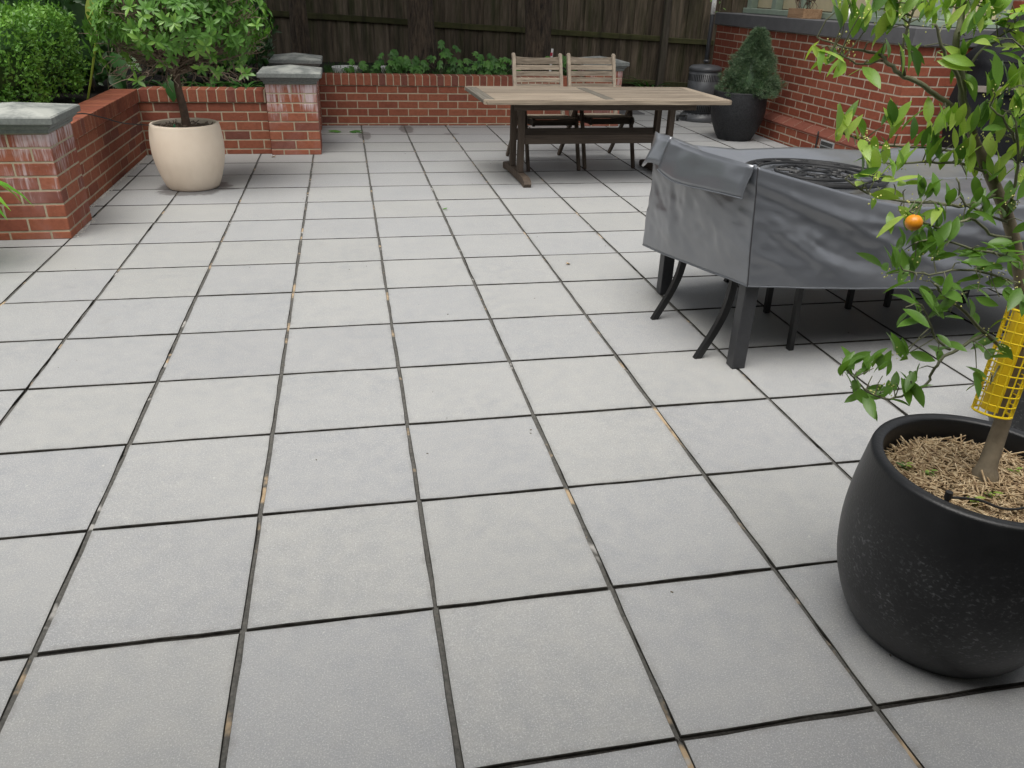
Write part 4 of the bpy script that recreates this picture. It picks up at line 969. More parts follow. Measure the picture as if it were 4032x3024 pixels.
# ================================================================ DWARF CONIFER
cf = thing('dwarf_conifer', 'small conical blue-green conifer in the tall slate pot', 'conifer', (SP[0]+.04, SP[1], .48)); random.seed(4); np.random.seed(4)
CX, CY = SP[0]+.09, SP[1]
mb = MB(); mb.tube([(SP[0]+.03, CY, .46), (CX, CY, .8), (CX+.03, CY, 1.12)], [.025, .015, .005], 8); ob('trunk', mb, 'trunk_brown', cf)
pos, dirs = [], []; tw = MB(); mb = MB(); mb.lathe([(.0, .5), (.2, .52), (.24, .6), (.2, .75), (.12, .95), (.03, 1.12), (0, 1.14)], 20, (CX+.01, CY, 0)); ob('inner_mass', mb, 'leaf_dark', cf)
for i in range(2300):
    z_ = random.random()**1.25; a = random.uniform(0, 2*PI); rmax = .315*(1-z_)**.75+.03; rmax *= 1+.13*math.sin(a*4+z_*17)+.1*math.sin(a*7-z_*9); r = rmax*random.uniform(.72, 1.05)
    c = Vector((CX+.03*z_+r*math.cos(a), CY+r*math.sin(a), .53+z_*.66-.06*r)); od = Vector((math.cos(a), math.sin(a), .35))
    if i % 6 == 0: tw.tube([(CX, CY, c.z-.03), tuple(c)], [.003, .0015], 4, False)
    for q in range(20):
        pos.append(tuple(c+Vector((jit(.016), jit(.016), jit(.016))))); d = od*.9+Vector((jit(.9), jit(.9), jit(.9))); dirs.append(tuple(d))
v = np.array([(0, -.04, 0), (0, .04, 0), (1, .025, 0), (1, -.025, 0)]); n = len(pos)
tag(scatter('needles', (v, np.array([(0, 1, 2, 3)])), pos, np_frame(np.array(dirs), np.random.normal(size=(n, 3)), np.zeros(n)), np.random.uniform(.022, .042, n), 'leaf_spruce', cf, False), kind='stuff'); ob('twigs', tw, 'twig', cf)

# ================================================================ PATIO HEATER
hx, hy = 4.535, 9.22
ht = thing('patio_heater', 'grey cylinder patio heater with slotted housing and tall pole', 'patio heater', (hx, hy, 0))
mb = MB(); mb.lathe([(.262, .0), (.27, .015), (.268, .05), (.252, .075), (.232, .085), (.225, .1), (.0, .1)], 48, (hx, hy, 0)); ob('base', mb.mesh('b', True), 'powder_grey', ht)
hb = ob('housing', MB().lathe([(.0, .1), (.207, .1), (.207, .64), (.0, .64)], 48, (hx, hy, 0)).mesh('h', True), 'powder_grey', ht)
for z0, L in ((.165, .075), (.545, .085)):
    mb = MB()
    for i in range(52):
        a = 2*PI*i/52; mb.box((hx+.2075*math.cos(a), hy+.2075*math.sin(a), z0), (.004, .011, L), (0, 0, a), .0015)
    ob('vent_slots', mb, 'slot_black', hb)
mb = MB()
for i in range(26):
    a = 2*PI*i/26; mb.box((hx+.2265*math.cos(a), hy+.2265*math.sin(a), .096), (.006, .03, .006), (0, 0, a))
ob('bottom_slots', mb, 'slot_black', hb)
mb = MB(); mb.lathe([(.207, .625), (.216, .628), (.217, .655), (.21, .668), (.2, .672), (.192, .683), (.17, .69), (.1, .7), (.03, .708), (.0, .709)], 48, (hx, hy, 0)); ob('lid', mb.mesh('l', True), 'powder_grey', ht)
mb = MB(); mb.tube([(hx, hy, .72), (hx, hy, 2.05)], .027, 16).tube([(hx, hy, .73), (hx, hy, .76)], .037, 16); ob('pole', mb.mesh('p', True), 'powder_grey', ht)
mb = MB(); mb.tube([(hx, hy, 1.30), (hx, hy, 1.47)], .0285, 16); lb = ob('label_sleeve', mb.mesh('p', True), 'white_paper', ht)
for i in range(8):
    mb = MB(); mb.box((hx-.004-.006*(i % 3), hy-.0288, 1.325+i*.014), (.026-.008*(i % 3), .001, .003)); ob('print_line', mb, 'powder_grey', lb)
mb = MB(); mb.lathe([(.1, 2.05), (.11, 2.06), (.11, 2.32), (.1, 2.33), (0, 2.33)], 32, (hx, hy, 0)); ob('burner', mb, 'vent_metal', ht)
mb = MB(); mb.lathe([(.41, 2.36), (.40, 2.375), (.2, 2.42), (0, 2.44), (0, 2.435), (.2, 2.413), (.39, 2.36)], 40, (hx, hy, 0)); ob('reflector', mb, 'vent_metal', ht)
for (u, v) in ((2668, 462), (2702, 470)):
    p = at(u, v, 9.12); p.z = .042; mb = MB(); ax_ = Vector((1, -.25, 0)).normalized(); mb.tube([p-ax_*.014, p+ax_*.014], .036, 20); wh = ob('wheel', mb.mesh('w', True), 'rubber', ht); mb = MB(); mb.tube([p+ax_*.0135, p+ax_*.017], .012, 12); ob('hub', mb, 'vent_metal', wh)
mb = MB(); mb.tube([at(2668, 455, 9.12), at(2720, 455, 9.15), (hx-.24, hy-.05, .05)], .012, 8); ob('axle', mb, 'rubber', ht)

# ================================================================ TEAK TABLE
TT = thing('wooden_table', 'long weathered wooden trestle table with slatted top', 'table', (2.0, 5.865, 0), R(1.6))
def lp(name, mb, mat, parent=TT): return ob(name, mb, mat, parent, local=True)
def cb(c, d, rot=None, bev=.004): return MB().box(c, d, rot, bev)
HT, L2, W2 = .72, 1.085, .50
for s in (-1, 1):       # long edge boards, corners chamfered
    pl = [(-L2+.03, -.035), (L2-.03, -.035), (L2, -.005), (L2, .035), (-L2, .035), (-L2, -.005)]; pl = [(x, y*-s) for x, y in pl]
    if s > 0: pl = pl[::-1]
    mb = MB(); mb.prism(pl, HT-.034, HT-.006); n_ = len(mb.v); mb.prism([(x*.996, y*.82) for x, y in pl], HT-.0061, HT)
    o = lp('edge_board', mb, 'teak_pale'); o.location = (0, s*(W2-.035), 0)
    if s > 0:
        pass
for s, mt in ((-1, 'teak_grey'), (1, 'teak_pale_y')):
    mb = cb((s*(L2-.05), 0, HT-.0165), (.1, 2*W2-.143, .032)); lp('end_board', mb, mt)
mb = cb((0, 0, HT-.0165), (.085, 2*W2-.143, .032)); lp('centre_board', mb, 'teak_grey')
npk = 8; wpk = (2*W2-.143)/npk
for s in (-1, 1):
    for i in range(npk):
        y = -W2+.0715+wpk*(i+.5); lp('plank', cb((0, 0, 0), (L2-.1-.044, wpk-.0022, .03), None, .0025), 'teak_pale').location = (s*(.0435+(L2-.1-.044)/2), y, HT-.0165+jit(.0008))
for y in (-.36, .36): lp('apron', cb((0, 0, 0), (1.62, .028, .06)), 'teak_dark').location = (0, y, HT-.065)
for s in (-1, 1):
    x = s*.69
    ft = [(-.42, 0), (-.36, 0), (-.3, .014), (.3, .014), (.36, 0), (.42, 0), (.435, .03), (.42, .055), (.34, .075), (-.34, .075), (-.42, .055), (-.435, .03)]
    mb = MB(); M_ = Matrix(((0, 0, 1, x), (1, 0, 0, 0), (0, 1, 0, 0), (0, 0, 0, 1))); mb.prism(ft, -.032, .032, M_); lp('foot', mb, 'teak_dark_z')
    for y in (-.135, .165): lp('upright', cb((0, 0, 0), (.052, .062, .56), (0, 0, 0), .005), 'teak_dark_z').location = (x, y, .355)
    lp('cleat', cb((0, 0, 0), (.05, .72, .05)), 'teak_dark').location = (x, 0, .661)
for y, zc in ((-.135, .352), (.165, .36)):
    lp('stretcher', cb((0, 0, 0), (1.33, .024, .078)), 'teak_dark').location = (0, y-.0 , zc)
# ================================================================ TEAK CHAIRS
def teak_chair(label, loc, rz):
    t = thing('wooden_chair', label, 'chair', loc, rz, 'slatted wooden chairs at the wooden table')
    W = .235
    for s in (-1, 1):
        x = s*(W+.012)
        lp('front_leg', MB().bar((x, -.37, 0), (x, -.13, .585), .028, .045, (0, 1, 0), .004), 'teak_dark_z', t)
        lp('rear_leg', MB().bar((x+s*.026, .40, 0), (x+s*.026, -.14, .585), .024, .045, (0, 1, 0), .004), 'teak_dark_z', t)
        lp('armrest', MB().box((x+s*.008, .06, .605), (.055, .62, .024), (R(2), 0, 0), .008), 'teak_pale_y', t)
        bp = smooth_path([Vector((s*W, .17, .36)), Vector((s*W, .255, .55)), Vector((s*W, .335, .75)), Vector((s*W, .40, .955))], 4)
        mb = MB(); vs = []
        for i, p in enumerate(bp):
            hw, hd = .0155, .021*(1 if i < len(bp)-2 else .85)
            vs += [(p.x-hw, p.y-hd, p.z), (p.x+hw, p.y-hd, p.z), (p.x+hw, p.y+hd, p.z), (p.x-hw, p.y+hd, p.z)]
        e = bp[-1]; vs += [(e.x-.009, e.y-.012, e.z+.014), (e.x+.009, e.y-.012, e.z+.014), (e.x+.009, e.y+.012, e.z+.014), (e.x-.009, e.y+.012, e.z+.014)]
        k_ = len(vs)//4; mb.add(vs, [(i*4+j, i*4+(j+1) % 4, i*4+4+(j+1) % 4, i*4+4+j) for i in range(k_-1) for j in range(4)]+[(3, 2, 1, 0), tuple((k_-1)*4+j for j in range(4))]); lp('back_post', mb, 'teak_pale_z', t)
        pr_ = [(-.36, .425), (-.345, .40), (-.3, .405), (.22, .375), (.22, .415), (-.28, .452), (-.335, .468), (-.362, .45)]
        mb = MB(); M_ = Matrix(((0, 0, 1, s*(W-.03)), (1, 0, 0, 0), (0, 1, 0, 0), (0, 0, 0, 1))); mb.prism(pr_, -.012, .012, M_); lp('seat_rail', mb, 'teak_dark', t)
    for i in range(8): lp('seat_slat', MB().box((0, -.29+i*.062, .462-.0045*i), (2*W-.03, .052, .014), (R(-4), 0, 0), .003), 'teak_pale', t)
    lp('front_apron', MB().box((0, -.325, .43), (2*W-.09, .022, .05), None, .003), 'teak_dark', t)
    lp('leg_stretcher', MB().box((0, -.262, .255), (2*W-.004, .018, .034), None, .003), 'teak_dark', t)
    lp('leg_stretcher', MB().box((0, .2, .205), (2*W+.03, .018, .03), None, .003), 'teak_dark', t)
    zs = [(.905, .066), (.842, .042), (.787, .042), (.732, .042), (.677, .042), (.622, .042), (.567, .042)]
    for i, (zc, h) in enumerate(zs):
        yb = .17+(.40-.17)*((zc-.36)/.595)**1.0+.004; n = 8; vs = []
        for q in range(n+1):
            u = -1+2*q/n; x = u*(W-.0145); bow = .016*(1-u*u); top = h/2-(.012*(1-u*u) if i == 0 else 0)
            vs += [(x, yb-.007+bow, zc-h/2), (x, yb+.007+bow, zc-h/2), (x, yb+.007+bow+.012, zc+top), (x, yb-.007+bow+.012, zc+top)]
        mb = MB(); mb.add(vs, [(q*4+j, q*4+4+j, q*4+4+(j+1) % 4, q*4+(j+1) % 4) for q in range(n) for j in range(4)]+[(0, 1, 2, 3), (n*4+3, n*4+2, n*4+1, n*4)]); lp('back_slat', mb, 'teak_pale', t)
    return t
teak_chair('slatted wooden armchair before the long brick wall, next to the tree', (1.705, 6.45, 0), R(2.2))
teak_chair('slatted wooden armchair hiding the far brick pier, tucked in beside its twin', (2.275, 6.53, 0), R(2.2))

# ================================================================ COVERED METAL TABLE WITH CHAIRS
mt = thing('metal_table', 'charcoal metal outdoor table standing under the silver-grey cover', 'table', (2.5, 2.33, 0))
for x, y in ((1.53, 1.845), (1.55, 2.81), (3.45, 1.86), (3.45, 2.80)): ob('leg', MB().box((x, y, .345), (.064, .064, .69), None, .003), 'metal_char', mt)
ob('tabletop', MB().box((2.5, 2.33, .703), (1.98, 1.03, .026), None, .004), 'metal_char', mt)
ob('frame_rail', MB().box((2.5, 1.845, .66), (1.84, .03, .05)).box((2.5, 2.81, .66), (1.84, .03, .05)), 'metal_char', mt)
def metal_chair(label, loc, rz, hb_=.88):
    """faces +x locally"""
    t = thing('metal_chair', label, 'chair', loc, rz, 'black metal chairs under the cover')
    for s in (-1, 1):
        y = s*.245
        mb = MB(); P = smooth_path([Vector((-.28, y, 0)), Vector((-.178, y, .21)), Vector((-.15, y, .42)), Vector((-.168, y, .66)), Vector((-.225, y, hb_))], 5); 
        for a_, b_ in zip(P[:-1], P[1:]): pass
        vs = []
        for p in P: vs += [(p.x-.017, p.y-.013, p.z), (p.x+.017, p.y-.013, p.z), (p.x+.017, p.y+.013, p.z), (p.x-.017, p.y+.013, p.z)]
        k_ = len(P); mb.add(vs, [(i*4+j, i*4+(j+1) % 4, i*4+4+(j+1) % 4, i*4+4+j) for i in range(k_-1) for j in range(4)]+[(3, 2, 1, 0), tuple((k_-1)*4+j for j in range(4))]); lp('rear_leg', mb, 'metal_black', t)
        lp('front_leg', MB().bar((.215, y, 0), (.19, y, .64), .026, .03, (0, 1, 0), .002), 'metal_black', t)
        lp('armrest', MB().bar((-.165, y, .645), (.22, y, .645), .03, .022, (0, 0, 1), .004), 'metal_black', t)
        lp('glide', MB().tube([(.217, y, .0), (.217, y, .012)], .015, 10), 'rubber', t)
    lp('seat', MB().box((.035, 0, .43), (.36, .48, .02), None, .004), 'metal_black', t)
    for i in range(5): lp('back_bar', MB().bar((-.145, -.16+.08*i, .44), (-.22, -.16+.08*i, hb_-.02), .02, .012, (0, 1, 0)), 'metal_black', t)
    lp('back_rail', MB().box((-.225, 0, hb_-.012), (.022, .5, .03), None, .004), 'metal_black', t)
    return t
metal_chair('black metal chair with curved legs at the end of the covered table', (1.652, 2.215, 0), R(3.5))
metal_chair('black metal chair hidden under the far side of the cover, near its raised end', (2.25, 2.67, 0), R(-90), .74)
metal_chair('black metal chair hidden under the far side of the cover, near the barbecue end', (2.98, 2.67, 0), R(-90), .74)

from mathutils import noise as mnoise
ST = [  # perimeter stations: (top xyz, hem xyz), anticlockwise seen from above, starting at the near-left corner
    ((1.45, 1.80, .912), (1.487, 1.785, .412)), ((1.60, 1.795, .872), (1.66, 1.775, .405)), ((1.78, 1.795, .825), (1.80, 1.765, .398)), ((1.98, 1.79, .775), (2.0, 1.765, .388)),
    ((2.18, 1.79, .735), (2.25, 1.77, .377)), ((2.5, 1.79, .73), (2.55, 1.765, .366)), ((2.85, 1.79, .73), (2.85, 1.77, .356)), ((3.2, 1.79, .73), (3.2, 1.765, .35)), ((3.47, 1.80, .73), (3.5, 1.775, .345)),
    ((3.52, 1.95, .73), (3.56, 1.92, .345)), ((3.525, 2.35, .73), (3.575, 2.35, .345)), ((3.52, 2.75, .74), (3.56, 2.8, .35)),
    ((3.46, 2.93, .76), (3.5, 2.97, .35)), ((3.1, 2.97, .775), (3.1, 3.03, .35)), ((2.7, 2.965, .757), (2.7, 3.02, .35)), ((2.3, 2.97, .775), (2.3, 3.03, .35)), ((1.95, 2.95, .77), (1.95, 2.97, .32)), ((1.66, 2.91, .8), (1.66, 2.90, .315)),
    ((1.50, 2.88, .855), (1.50, 2.87, .312)), ((1.395, 2.77, .885), (1.385, 2.785, .296)), ((1.37, 2.54, .898), (1.40, 2.54, .322)), ((1.362, 2.32, .904), (1.422, 2.32, .35)), ((1.378, 2.1, .909), (1.446, 2.1, .376)), ((1.412, 1.915, .915), (1.472, 1.92, .398))]
def cr_loop(pts, k_):
    n = len(pts); out = []
    for i in range(n):
        a, b, c, e = (Vector(pts[(i+d) % n]) for d in (-1, 0, 1, 2))
        for q in range(k_):
            t = q/k_; out.append(.5*(2*b+(c-a)*t+(2*a-5*b+4*c-e)*t*t*.8+(3*b-a-3*c+e)*t**3*.8) if False else b.lerp(c, t*t*(3-2*t)*.35+t*.65))
    return out
KS = 12; TOP = cr_loop([s_[0] for s_ in ST], KS); HEM = cr_loop([s_[1] for s_ in ST], KS); NS = len(TOP); NV = 40
CREASE = {'n': [((1.49, .83), (2.45, .46), .024, .045), ((1.47, .885), (2.25, .70), .014, .03), ((1.53, .66), (1.95, .44), .012, .028), ((1.75, .60), (2.0, .50), -.008, .02), ((2.0, .70), (3.0, .50), .018, .05), ((2.5, .68), (3.3, .42), .016, .04), ((1.52, .52), (1.7, .50), .006, .012), ((1.51, .745), (1.66, .72), .006, .012), ((1.51, .70), (1.62, .665), .005, .01)],
          'w': [((1.84, .80), (2.5, .42), .012, .04), ((2.05, .62), (1.95, .47), .008, .02), ((2.52, .80), (2.45, .42), .012, .03), ((2.2, .75), (2.36, .56), .009, .025), ((1.86, .70), (1.97, .685), .005, .01), ((1.86, .6), (1.96, .59), .005, .01), ((2.24, .50), (2.12, .56), .006, .014)]}
def creases(side, s_, z_):
    t = 0
    for (x0, z0), (x1, z1), amp, w_ in CREASE[side]:
        dx, dz = x1-x0, z1-z0; L = math.hypot(dx, dz); u = ((s_-x0)*dx+(z_-z0)*dz)/L/L; d = ((z_-z0)*dx-(s_-x0)*dz)/L; d += .012*math.sin(u*4+x0*7)
        if -.25 < u < 1.25:
            e = math.sin(PI*min(1, max(0, (u+.25)/1.5)))**.7; ww = w_*(.45+.9*max(0, u))
            t += amp*e*(math.exp(-abs(d/ww)**1.3)-.55*math.exp(-((d+1.9*ww)/(1.2*ww))**2))
    return t
def fold(p, s_, f):
    """outward displacement of the skirt"""
    q = Vector(p)
    a = mnoise.noise(Vector((q.x*1.6+q.z*2.4+q.y*1.5, (q.z+.42*(q.x-1.4)-.2*q.y)*5.0, 1.7)))*.022
    b = mnoise.noise(Vector((q.x*7+q.y*7, q.z*9, 4.2)))*.007
    c = mnoise.noise(Vector((q.x*16+q.y*16+q.z*5, q.z*22, 9.2)))*.0035+abs(mnoise.noise(Vector((q.x*9+q.y*9-q.z*8, q.z*12+q.x*4, 3.1))))*-.006
    e = (1-abs(2*mnoise.noise(Vector((q.x*2.6+q.y*2.6+q.z*3.0, (q.z+.5*(q.x-1.4)-.25*q.y)*4.2, 6.6)))))**3*.009+(1-abs(2*mnoise.noise(Vector((q.x*5-q.z*4+q.y*5, (q.z-.5*q.x)*5, 2.2)))))**3*.0025
    a *= .5; b *= .6; e *= .6
    if q.y < 1.88: e += .75*creases('n', q.x, q.z)
    elif q.x < 1.5: e += .4*creases('w', q.y, q.z)
    return (a+b+c+e)*min(1, 4*f)*(1 if f < .75 else 1-(f-.75)*3.2)
vs = []; mid_ = Vector((2.45, 2.36, .5))
for r in range(NV+1):
    f = r/NV
    for i in range(NS):
        p = TOP[i].lerp(HEM[i], f); tng = HEM[(i+1) % NS]-HEM[i-1]; nrm = Vector((tng.y, -tng.x, 0)).normalized()
        p = p+nrm*(fold(p, i, f)); 
        pass
        vs.append(p)
NI = 22
for r in range(1, NI+1):
    f = r/NI
    for i in range(NS):
        p = TOP[i]; q = Vector((min(max(p.x, 1.95), 3.1), 2.37, 0)); x, y = p.x+(q.x-p.x)*f, p.y+(q.y-p.y)*f; dst = math.hypot(x-p.x, y-p.y)
        zt = .722+(p.z-.722)*math.exp(-(dst/.17)**1.35); zt += mnoise.noise(Vector((x*5, y*5, .3)))*.012*min(1, dst*8)+mnoise.noise(Vector((x*13, y*13, 2.3)))*.004*min(1, dst*8)
        vs.append(Vector((x, y, max(zt, .7195))))
fs = [(r*NS+i, (r+1)*NS+i, (r+1)*NS+(i+1) % NS, r*NS+(i+1) % NS) for r in range(NV) for i in range(NS)]
o_ = (NV+1)*NS
rings = [list(range(NS))]+[[o_+(r-1)*NS+i for i in range(NS)] for r in range(1, NI+1)]
fs += [(rings[r][i], rings[r][(i+1) % NS], rings[r+1][(i+1) % NS], rings[r+1][i]) for r in range(NI) for i in range(NS)]
mb = MB(); mb.add(vs, fs)
cv = thing('furniture_cover', 'glossy silver-grey weather cover draped over the metal table and chairs', 'cover', (2.5, 2.33, .35))
co = ob('cover_sheet', mb.mesh('cover', True), 'cover', cv); sd_ = co.modifiers.new('th', 'SOLIDIFY'); sd_.thickness = .0016; sd_.offset = 1
hem = [vs[NV*NS+i] for i in range(NS)]; hb = MB()
hb.tube(hem+[hem[0]], .0042, 6, False); ob('hem', hb.mesh('hem', True), 'cover_hem', cv)
def col_line(i, off=.0022):
    out = []
    for r in range(0, NV+1):
        p = vs[r*NS+i]; tng = HEM[(i+1) % NS]-HEM[i-1]; out.append(p+Vector((tng.y, -tng.x, 0)).normalized()*off)
    return out
ob('corner_seam', MB().tube(col_line(0), .0028, 6, False), 'cover_stitch', cv); ob('corner_seam', MB().tube(col_line(18*KS+4), .0028, 6, False), 'cover_stitch', cv)
# vent flap hanging over the raised end
fl = MB(); nu, nv2 = 18, 8; fv = []
for i in range(nu+1):
    u = i/nu; y = 1.80+(2.50-1.80)*u; k0 = 23-(y-1.915)/.2
    xt = np.interp(y, [1.8, 1.915, 2.1, 2.32, 2.52], [1.45, 1.412, 1.378, 1.362, 1.37]); zt = np.interp(y, [1.8, 1.915, 2.1, 2.32, 2.52], [.914, .916, .911, .905, .9])
    ln = .135+.045*(1-u)*0+.03*math.sin(PI*u)
    for j in range(nv2+1):
        w_ = j/nv2; fv.append((xt-.017-.024*math.sin(w_*1.5)-.02*w_*u+.006*mnoise.noise(Vector((y*9, w_*3, 5)))-.0*w_, y+.012*w_, zt+.004-ln*w_+.012*w_*math.sin(u*5)))
fl.add(fv, [(i*(nv2+1)+j, (i+1)*(nv2+1)+j, (i+1)*(nv2+1)+j+1, i*(nv2+1)+j+1) for i in range(nu) for j in range(nv2)]); fo = ob('vent_flap', fl.mesh('flap', True), 'cover', cv); fo.modifiers.new('th', 'SOLIDIFY').thickness = .002
ob('flap_hem', MB().tube([fv[i*(nv2+1)+nv2] for i in range(nu+1)], .003, 6).tube([fv[j] for j in range(nv2+1)], .003, 6), 'cover_hem', cv)
# second loose ear of the flap at the far corner
e0 = [(1.37, 2.50, .905), (1.365, 2.64, .898), (1.392, 2.77, .89)]; fe = []
for i in range(9):
    u = i/8; t_ = Vector(e0[0]).lerp(Vector(e0[1]), min(1, u*2)) if u < .5 else Vector(e0[1]).lerp(Vector(e0[2]), u*2-1)
    for j in range(6):
        w_ = j/5; fe.append((t_.x-.012-.05*w_*math.sin(PI*u)-.02*w_, t_.y+.01*w_, t_.z+.006-.15*w_+.02*w_*math.sin(u*6)))
fm = MB(); fm.add(fe, [(i*6+j, (i+1)*6+j, (i+1)*6+j+1, i*6+j+1) for i in range(8) for j in range(5)]); fo = ob('flap_ear', fm.mesh('ear', True), 'cover', cv); fo.modifiers.new('th', 'SOLIDIFY').thickness = .002
# ornate cast panel lying on the cover
oc = Vector((2.105, 2.42, .752)); orn = thing('ornate_panel', 'round black cast-iron scrollwork panel lying flat on the silver-grey cover', 'metal panel', tuple(oc)); orn.rotation_euler = (0, R(1.5), R(10))
def ring_t(rx, ry, r_, n=56, z0=0.0): return MB().tube([(rx*math.cos(2*PI*i/n), ry*math.sin(2*PI*i/n), z0) for i in range(n+1)], r_, 8, False)
lp('outer_rim', ring_t(.345, .315, .0125), 'metal_black', orn); lp('rim', ring_t(.285, .258, .007), 'metal_black', orn); lp('inner_rim', ring_t(.2, .178, .008), 'metal_black', orn); lp('centre_ring', ring_t(.075, .066, .008), 'metal_black', orn)
for i in range(0, 24, 2):      # leafy band between the two rims
    a = 2*PI*i/24; b = a+2*PI/24
    mb = MB(); P = [( .34*math.cos(a), .31*math.sin(a)), (.318*math.cos(a+.06), .288*math.sin(a+.06)), (.3*math.cos(a+.16), .272*math.sin(a+.16)), (.288*math.cos(b), .26*math.sin(b))]; mb.tube(smooth_path([Vector((x, y, .003)) for x, y in P], 3), .006, 6); lp('band_leaf', mb, 'metal_black', orn)
    mb = MB(); P = [(.288*math.cos(a), .26*math.sin(a)), (.32*math.cos(a+.1), .29*math.sin(a+.1)), (.338*math.cos(b), .308*math.sin(b))]; mb.tube(smooth_path([Vector((x, y, .004)) for x, y in P], 3), .005, 6); lp('band_leaf', mb, 'metal_black', orn)
for i in range(6):       # scrolls
    a = 2*PI*i/6; P = []
    for q in range(16):
        th = q*.42; rr_ = .052*(1-q/19); P.append(Vector(((.137+rr_*math.cos(th))*math.cos(a)-rr_*math.sin(th)*math.sin(a), ((.137+rr_*math.cos(th))*math.sin(a)+rr_*math.sin(th)*math.cos(a))*.9, .002)))
    lp('scroll', MB().tube(P, .0065, 6), 'metal_black', orn)
    lp('spoke', MB().tube([(.075*math.cos(a+.39), .066*math.sin(a+.39), 0), (.2*math.cos(a+.39), .178*math.sin(a+.39), 0)], .0065, 6), 'metal_black', orn)

# ================================================================ COVERED BARBECUE
bq = thing('covered_barbecue', 'tall covered barbecue in a black fabric cover with a tan strap', 'barbecue', (5.03, 4.82, 0))
def loft(lv):
    """rounded-rectangle levels: (z, x0, x1, y0, y1, r)"""
    mb = MB(); vs = []; m_ = 32
    for z_, x0, x1, y0, y1, r in lv:
        for i in range(m_):
            a = 2*PI*(i+.5)/m_; cx, cy = math.copysign(1, math.cos(a)), math.copysign(1, math.sin(a)); px_ = (x1 if cx > 0 else x0)-cx*r; py_ = (y1 if cy > 0 else y0)-cy*r
            j = mnoise.noise(Vector((px_*3+math.cos(a), py_*3+math.sin(a), z_*5)))*.014
            vs.append((px_+(r+j)*math.cos(a), py_+(r+j)*math.sin(a), z_))
    n = len(lv); fs = [(q*m_+i, q*m_+(i+1) % m_, (q+1)*m_+(i+1) % m_, (q+1)*m_+i) for q in range(n-1) for i in range(m_)]; fs.append(tuple((n-1)*m_+i for i in range(m_))); fs.append(tuple(reversed(range(m_)))); mb.add(vs, fs); return mb
lv = [(z_, 5.03+.03*math.sin(z_*7), 6.75, 4.82+.015*math.sin(z_*9), 5.32, .07) for z_ in np.linspace(.03, 1.06, 16)]+[(1.1, 5.035, 6.74, 4.83, 5.32, .07), (1.2, 5.12, 6.6, 4.87, 5.32, .09), (1.32, 5.22, 6.45, 4.91, 5.31, .1), (1.42, 5.3, 6.35, 4.95, 5.3, .12), (1.47, 5.4, 6.2, 5.0, 5.28, .12)]
ob('fabric_cover', loft(lv).mesh('bbq', True), 'bbq_fabric', bq)
mb = MB(); mb.tube([(5.04, 5.25, 1.1), (5.035, 4.92, 1.1), (5.1, 4.826, 1.1), (6.6, 4.822, 1.1)], .005, 6); ob('seam', mb, 'slot_black', bq)
mb = MB(); mb.box((5.24, 4.815, .885), (.42, .006, .05), None, .002); ob('strap', mb, 'strap_tan', bq); mb = MB(); mb.box((5.35, 4.81, .868), (.2, .006, .045), None, .002); ob('strap_flap', mb, 'bbq_fabric', bq)

bq.location = (5.03, 4.93, 0); bq.rotation_euler = (0, 0, R(-20))
# ================================================================ PLANTER BOX AND BALL ON THE SILL
pb = thing('planter_box', 'small wooden planter box standing on the grey sill', 'planter', (5.04, 7.86, 1.314)); bx0, by0, bz = 5.04, 7.86, 1.314
for s in (-1, 1):
    ob('side_board', MB().box((bx0+s*.11, by0, bz+.05), (.012, .34, .1), None, .002), 'box_wood', pb); ob('end_board', MB().box((bx0, by0+s*.163, bz+.05), (.206, .012, .098), None, .002), 'box_wood', pb)
ob('soil', MB().box((bx0, by0, bz+.04), (.205, .312, .08)), 'soil', pb)
sc2 = thing('succulent', 'straggly dark red succulents growing in the planter box', 'plant', (bx0, by0, bz+.08)); random.seed(6)
sm_ = leaf_mesh(1, .45, 3, .05, -.2, .9); sm_.materials.append(MAT['leaf_succulent'])
for i in range(16):
    p = Vector((bx0+jit(.08), by0+jit(.15), bz+.078)); e = p+Vector((jit(.05), jit(.1), random.uniform(.06, .2))); mb = MB(); mb.tube(smooth_path([p, (p+e)/2+Vector((jit(.03), jit(.03), 0)), e], 3), [.004]*7, 5); ob('stem', mb, 'twig', sc2)
    for q in range(9):
        a = q*2*PI/9+jit(.2); o = ob('leaf', sm_, None, sc2, e); o.rotation_euler = frame((math.cos(a), math.sin(a), .5+jit(.4)), (0, 0, 1)).to_euler(); o.scale = (.034, .034, .034)
wb = at(3362, 50, 7.05); mb = MB(); mb.lathe([(0, 1.314), (.03, 1.314), (.035, 1.33)]+[(.062*math.cos(R(a)), 1.378+.062*math.sin(R(a))) for a in range(-50, 86, 9)]+[(0, 1.44)], 24, (5.02, 6.95, 0)); tag(ob('garden_ball', mb.mesh('b', True), 'white_glaze'), 'round white ceramic ball sitting on the grey sill', 'ornament')

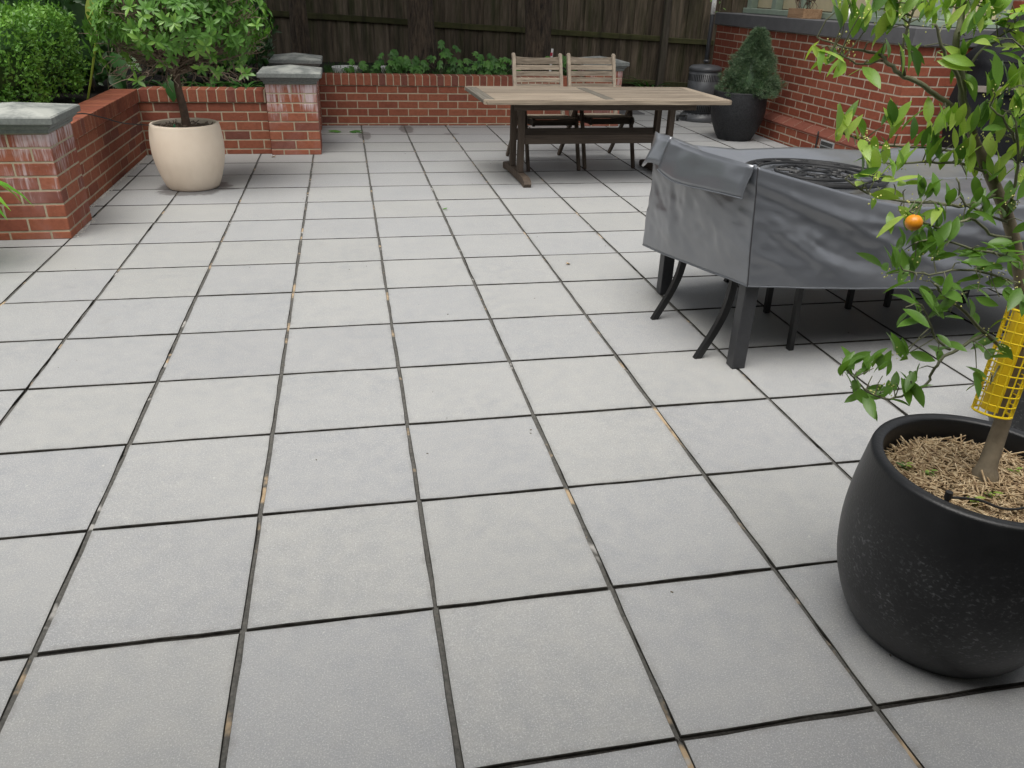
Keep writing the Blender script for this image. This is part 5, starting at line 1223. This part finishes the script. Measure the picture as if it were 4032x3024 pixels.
# ================================================================ LITTER ON THE PAVING
def ground_pt(u, v):
    p = at(u, v, 3.0); return CAM+(p-CAM)*((.0-CAM.z)/(p.z-CAM.z))
fm_ = thing('fallen_maple_leaf', 'green fallen maple leaves on the wet paving below the long wall', 'leaf', tuple(ground_pt(1360, 522)))
for i, (u, v, a) in enumerate(((1345, 522, 2.8), (1375, 522, .2))):
    p = ground_pt(u, v); p.z = .014; o = ob('leaf', mm, None, fm_, p); o.rotation_euler = (.05, -.12, a); o.scale = (.16, .16, .16)
for (u, v, lab, mat, sz) in ((1069, 620, 'curled yellow leaf on the paving at the foot of the white-streaked pier', 'dry_leaf', .05), (2245, 1040, 'small pale dry leaf on the paving between covered table and wooden table', 'dry_leaf', .04), (1742, 824, 'small green leaf caught in a paving joint', 'leaf_bright', .05)):
    p = ground_pt(u, v); me = leaf_mesh(sz, sz*.5, 4, .3, -.3); o = tag(ob('fallen_leaf', me, mat, None, (p.x, p.y, .003)), lab, 'leaf'); o.rotation_euler = (0, 0, random.uniform(0, 6))
n = 80; p = np.stack([np.random.uniform(-1.8, 3.2, n), np.random.uniform(-.2, 7, n), np.full(n, .0022)], 1); d = np.random.normal(size=(n, 3)); d[:, 2] = 0
v = np.array([(-.5, -.2, -.1), (.5, -.2, -.1), (.5, .2, -.1), (-.5, .2, -.1), (-.4, -.15, .15), (.4, -.15, .15), (.4, .15, .15), (-.4, .15, .15)]); f = np.array([(4, 5, 6, 7), (0, 1, 5, 4), (1, 2, 6, 5), (2, 3, 7, 6), (3, 0, 4, 7)])
tag(scatter('leaf_litter', (v, f), p, np_frame(d, np.tile([0, 0, 1.], (n, 1)), np.zeros(n)), np.random.uniform(.003, .009, n), 'debris', None, False), 'tiny dark specks of leaf litter scattered over the pavers', 'litter', None, 'stuff')
# lime dust swept along the foot of the left wall
n = 700; yy_ = np.random.uniform(4.25, 7.0, n); xx_ = np.where(yy_ < 4.72, -1.945, -2.05)+np.abs(np.random.normal(scale=.014, size=n)); p = np.stack([xx_, yy_, np.full(n, .002)], 1); d = np.random.normal(size=(n, 3))
tag(scatter('mortar_crumbs', (v, f), p, np_frame(d, np.tile([0, 0, 1.], (n, 1)), np.zeros(n)), np.random.uniform(.004, .014, n), 'lime_dust', None, False), 'pale mortar crumbs along the foot of the left brick wall', 'crumbs', None, 'stuff')

# ================================================================ UNSEEN HOUSE ADDED BEHIND THE VIEWER (shades the near paving)
hb2 = thing('shade_house', 'added unseen rendered wall and verandah roof that shade the near paving', 'house', (0, -3.1, 0))
ob('wall', MB().box((.5, -3.2, 1.4), (11, .2, 2.8)), 'plaster', hb2); ob('roof', MB().box((.5, -1.98, 2.75), (11, 2.5, .08)), 'roof_metal', hb2)
for x in (-3.2, 3.6): ob('post', MB().box((x, -.9, 1.355), (.1, .1, 2.71), None, .004), 'paint_sage', hb2)
hedge('skyblock_hedge', 'added unseen tall dark hedge blocking low sky light left of the patio', -7.2, -5.2, -3.0, 4.3, 0.0, 3.0, 2600, .09, 'leaf_dark', .3, .12)  # out-of-view hedge added to cut low sky light and deepen the contrast
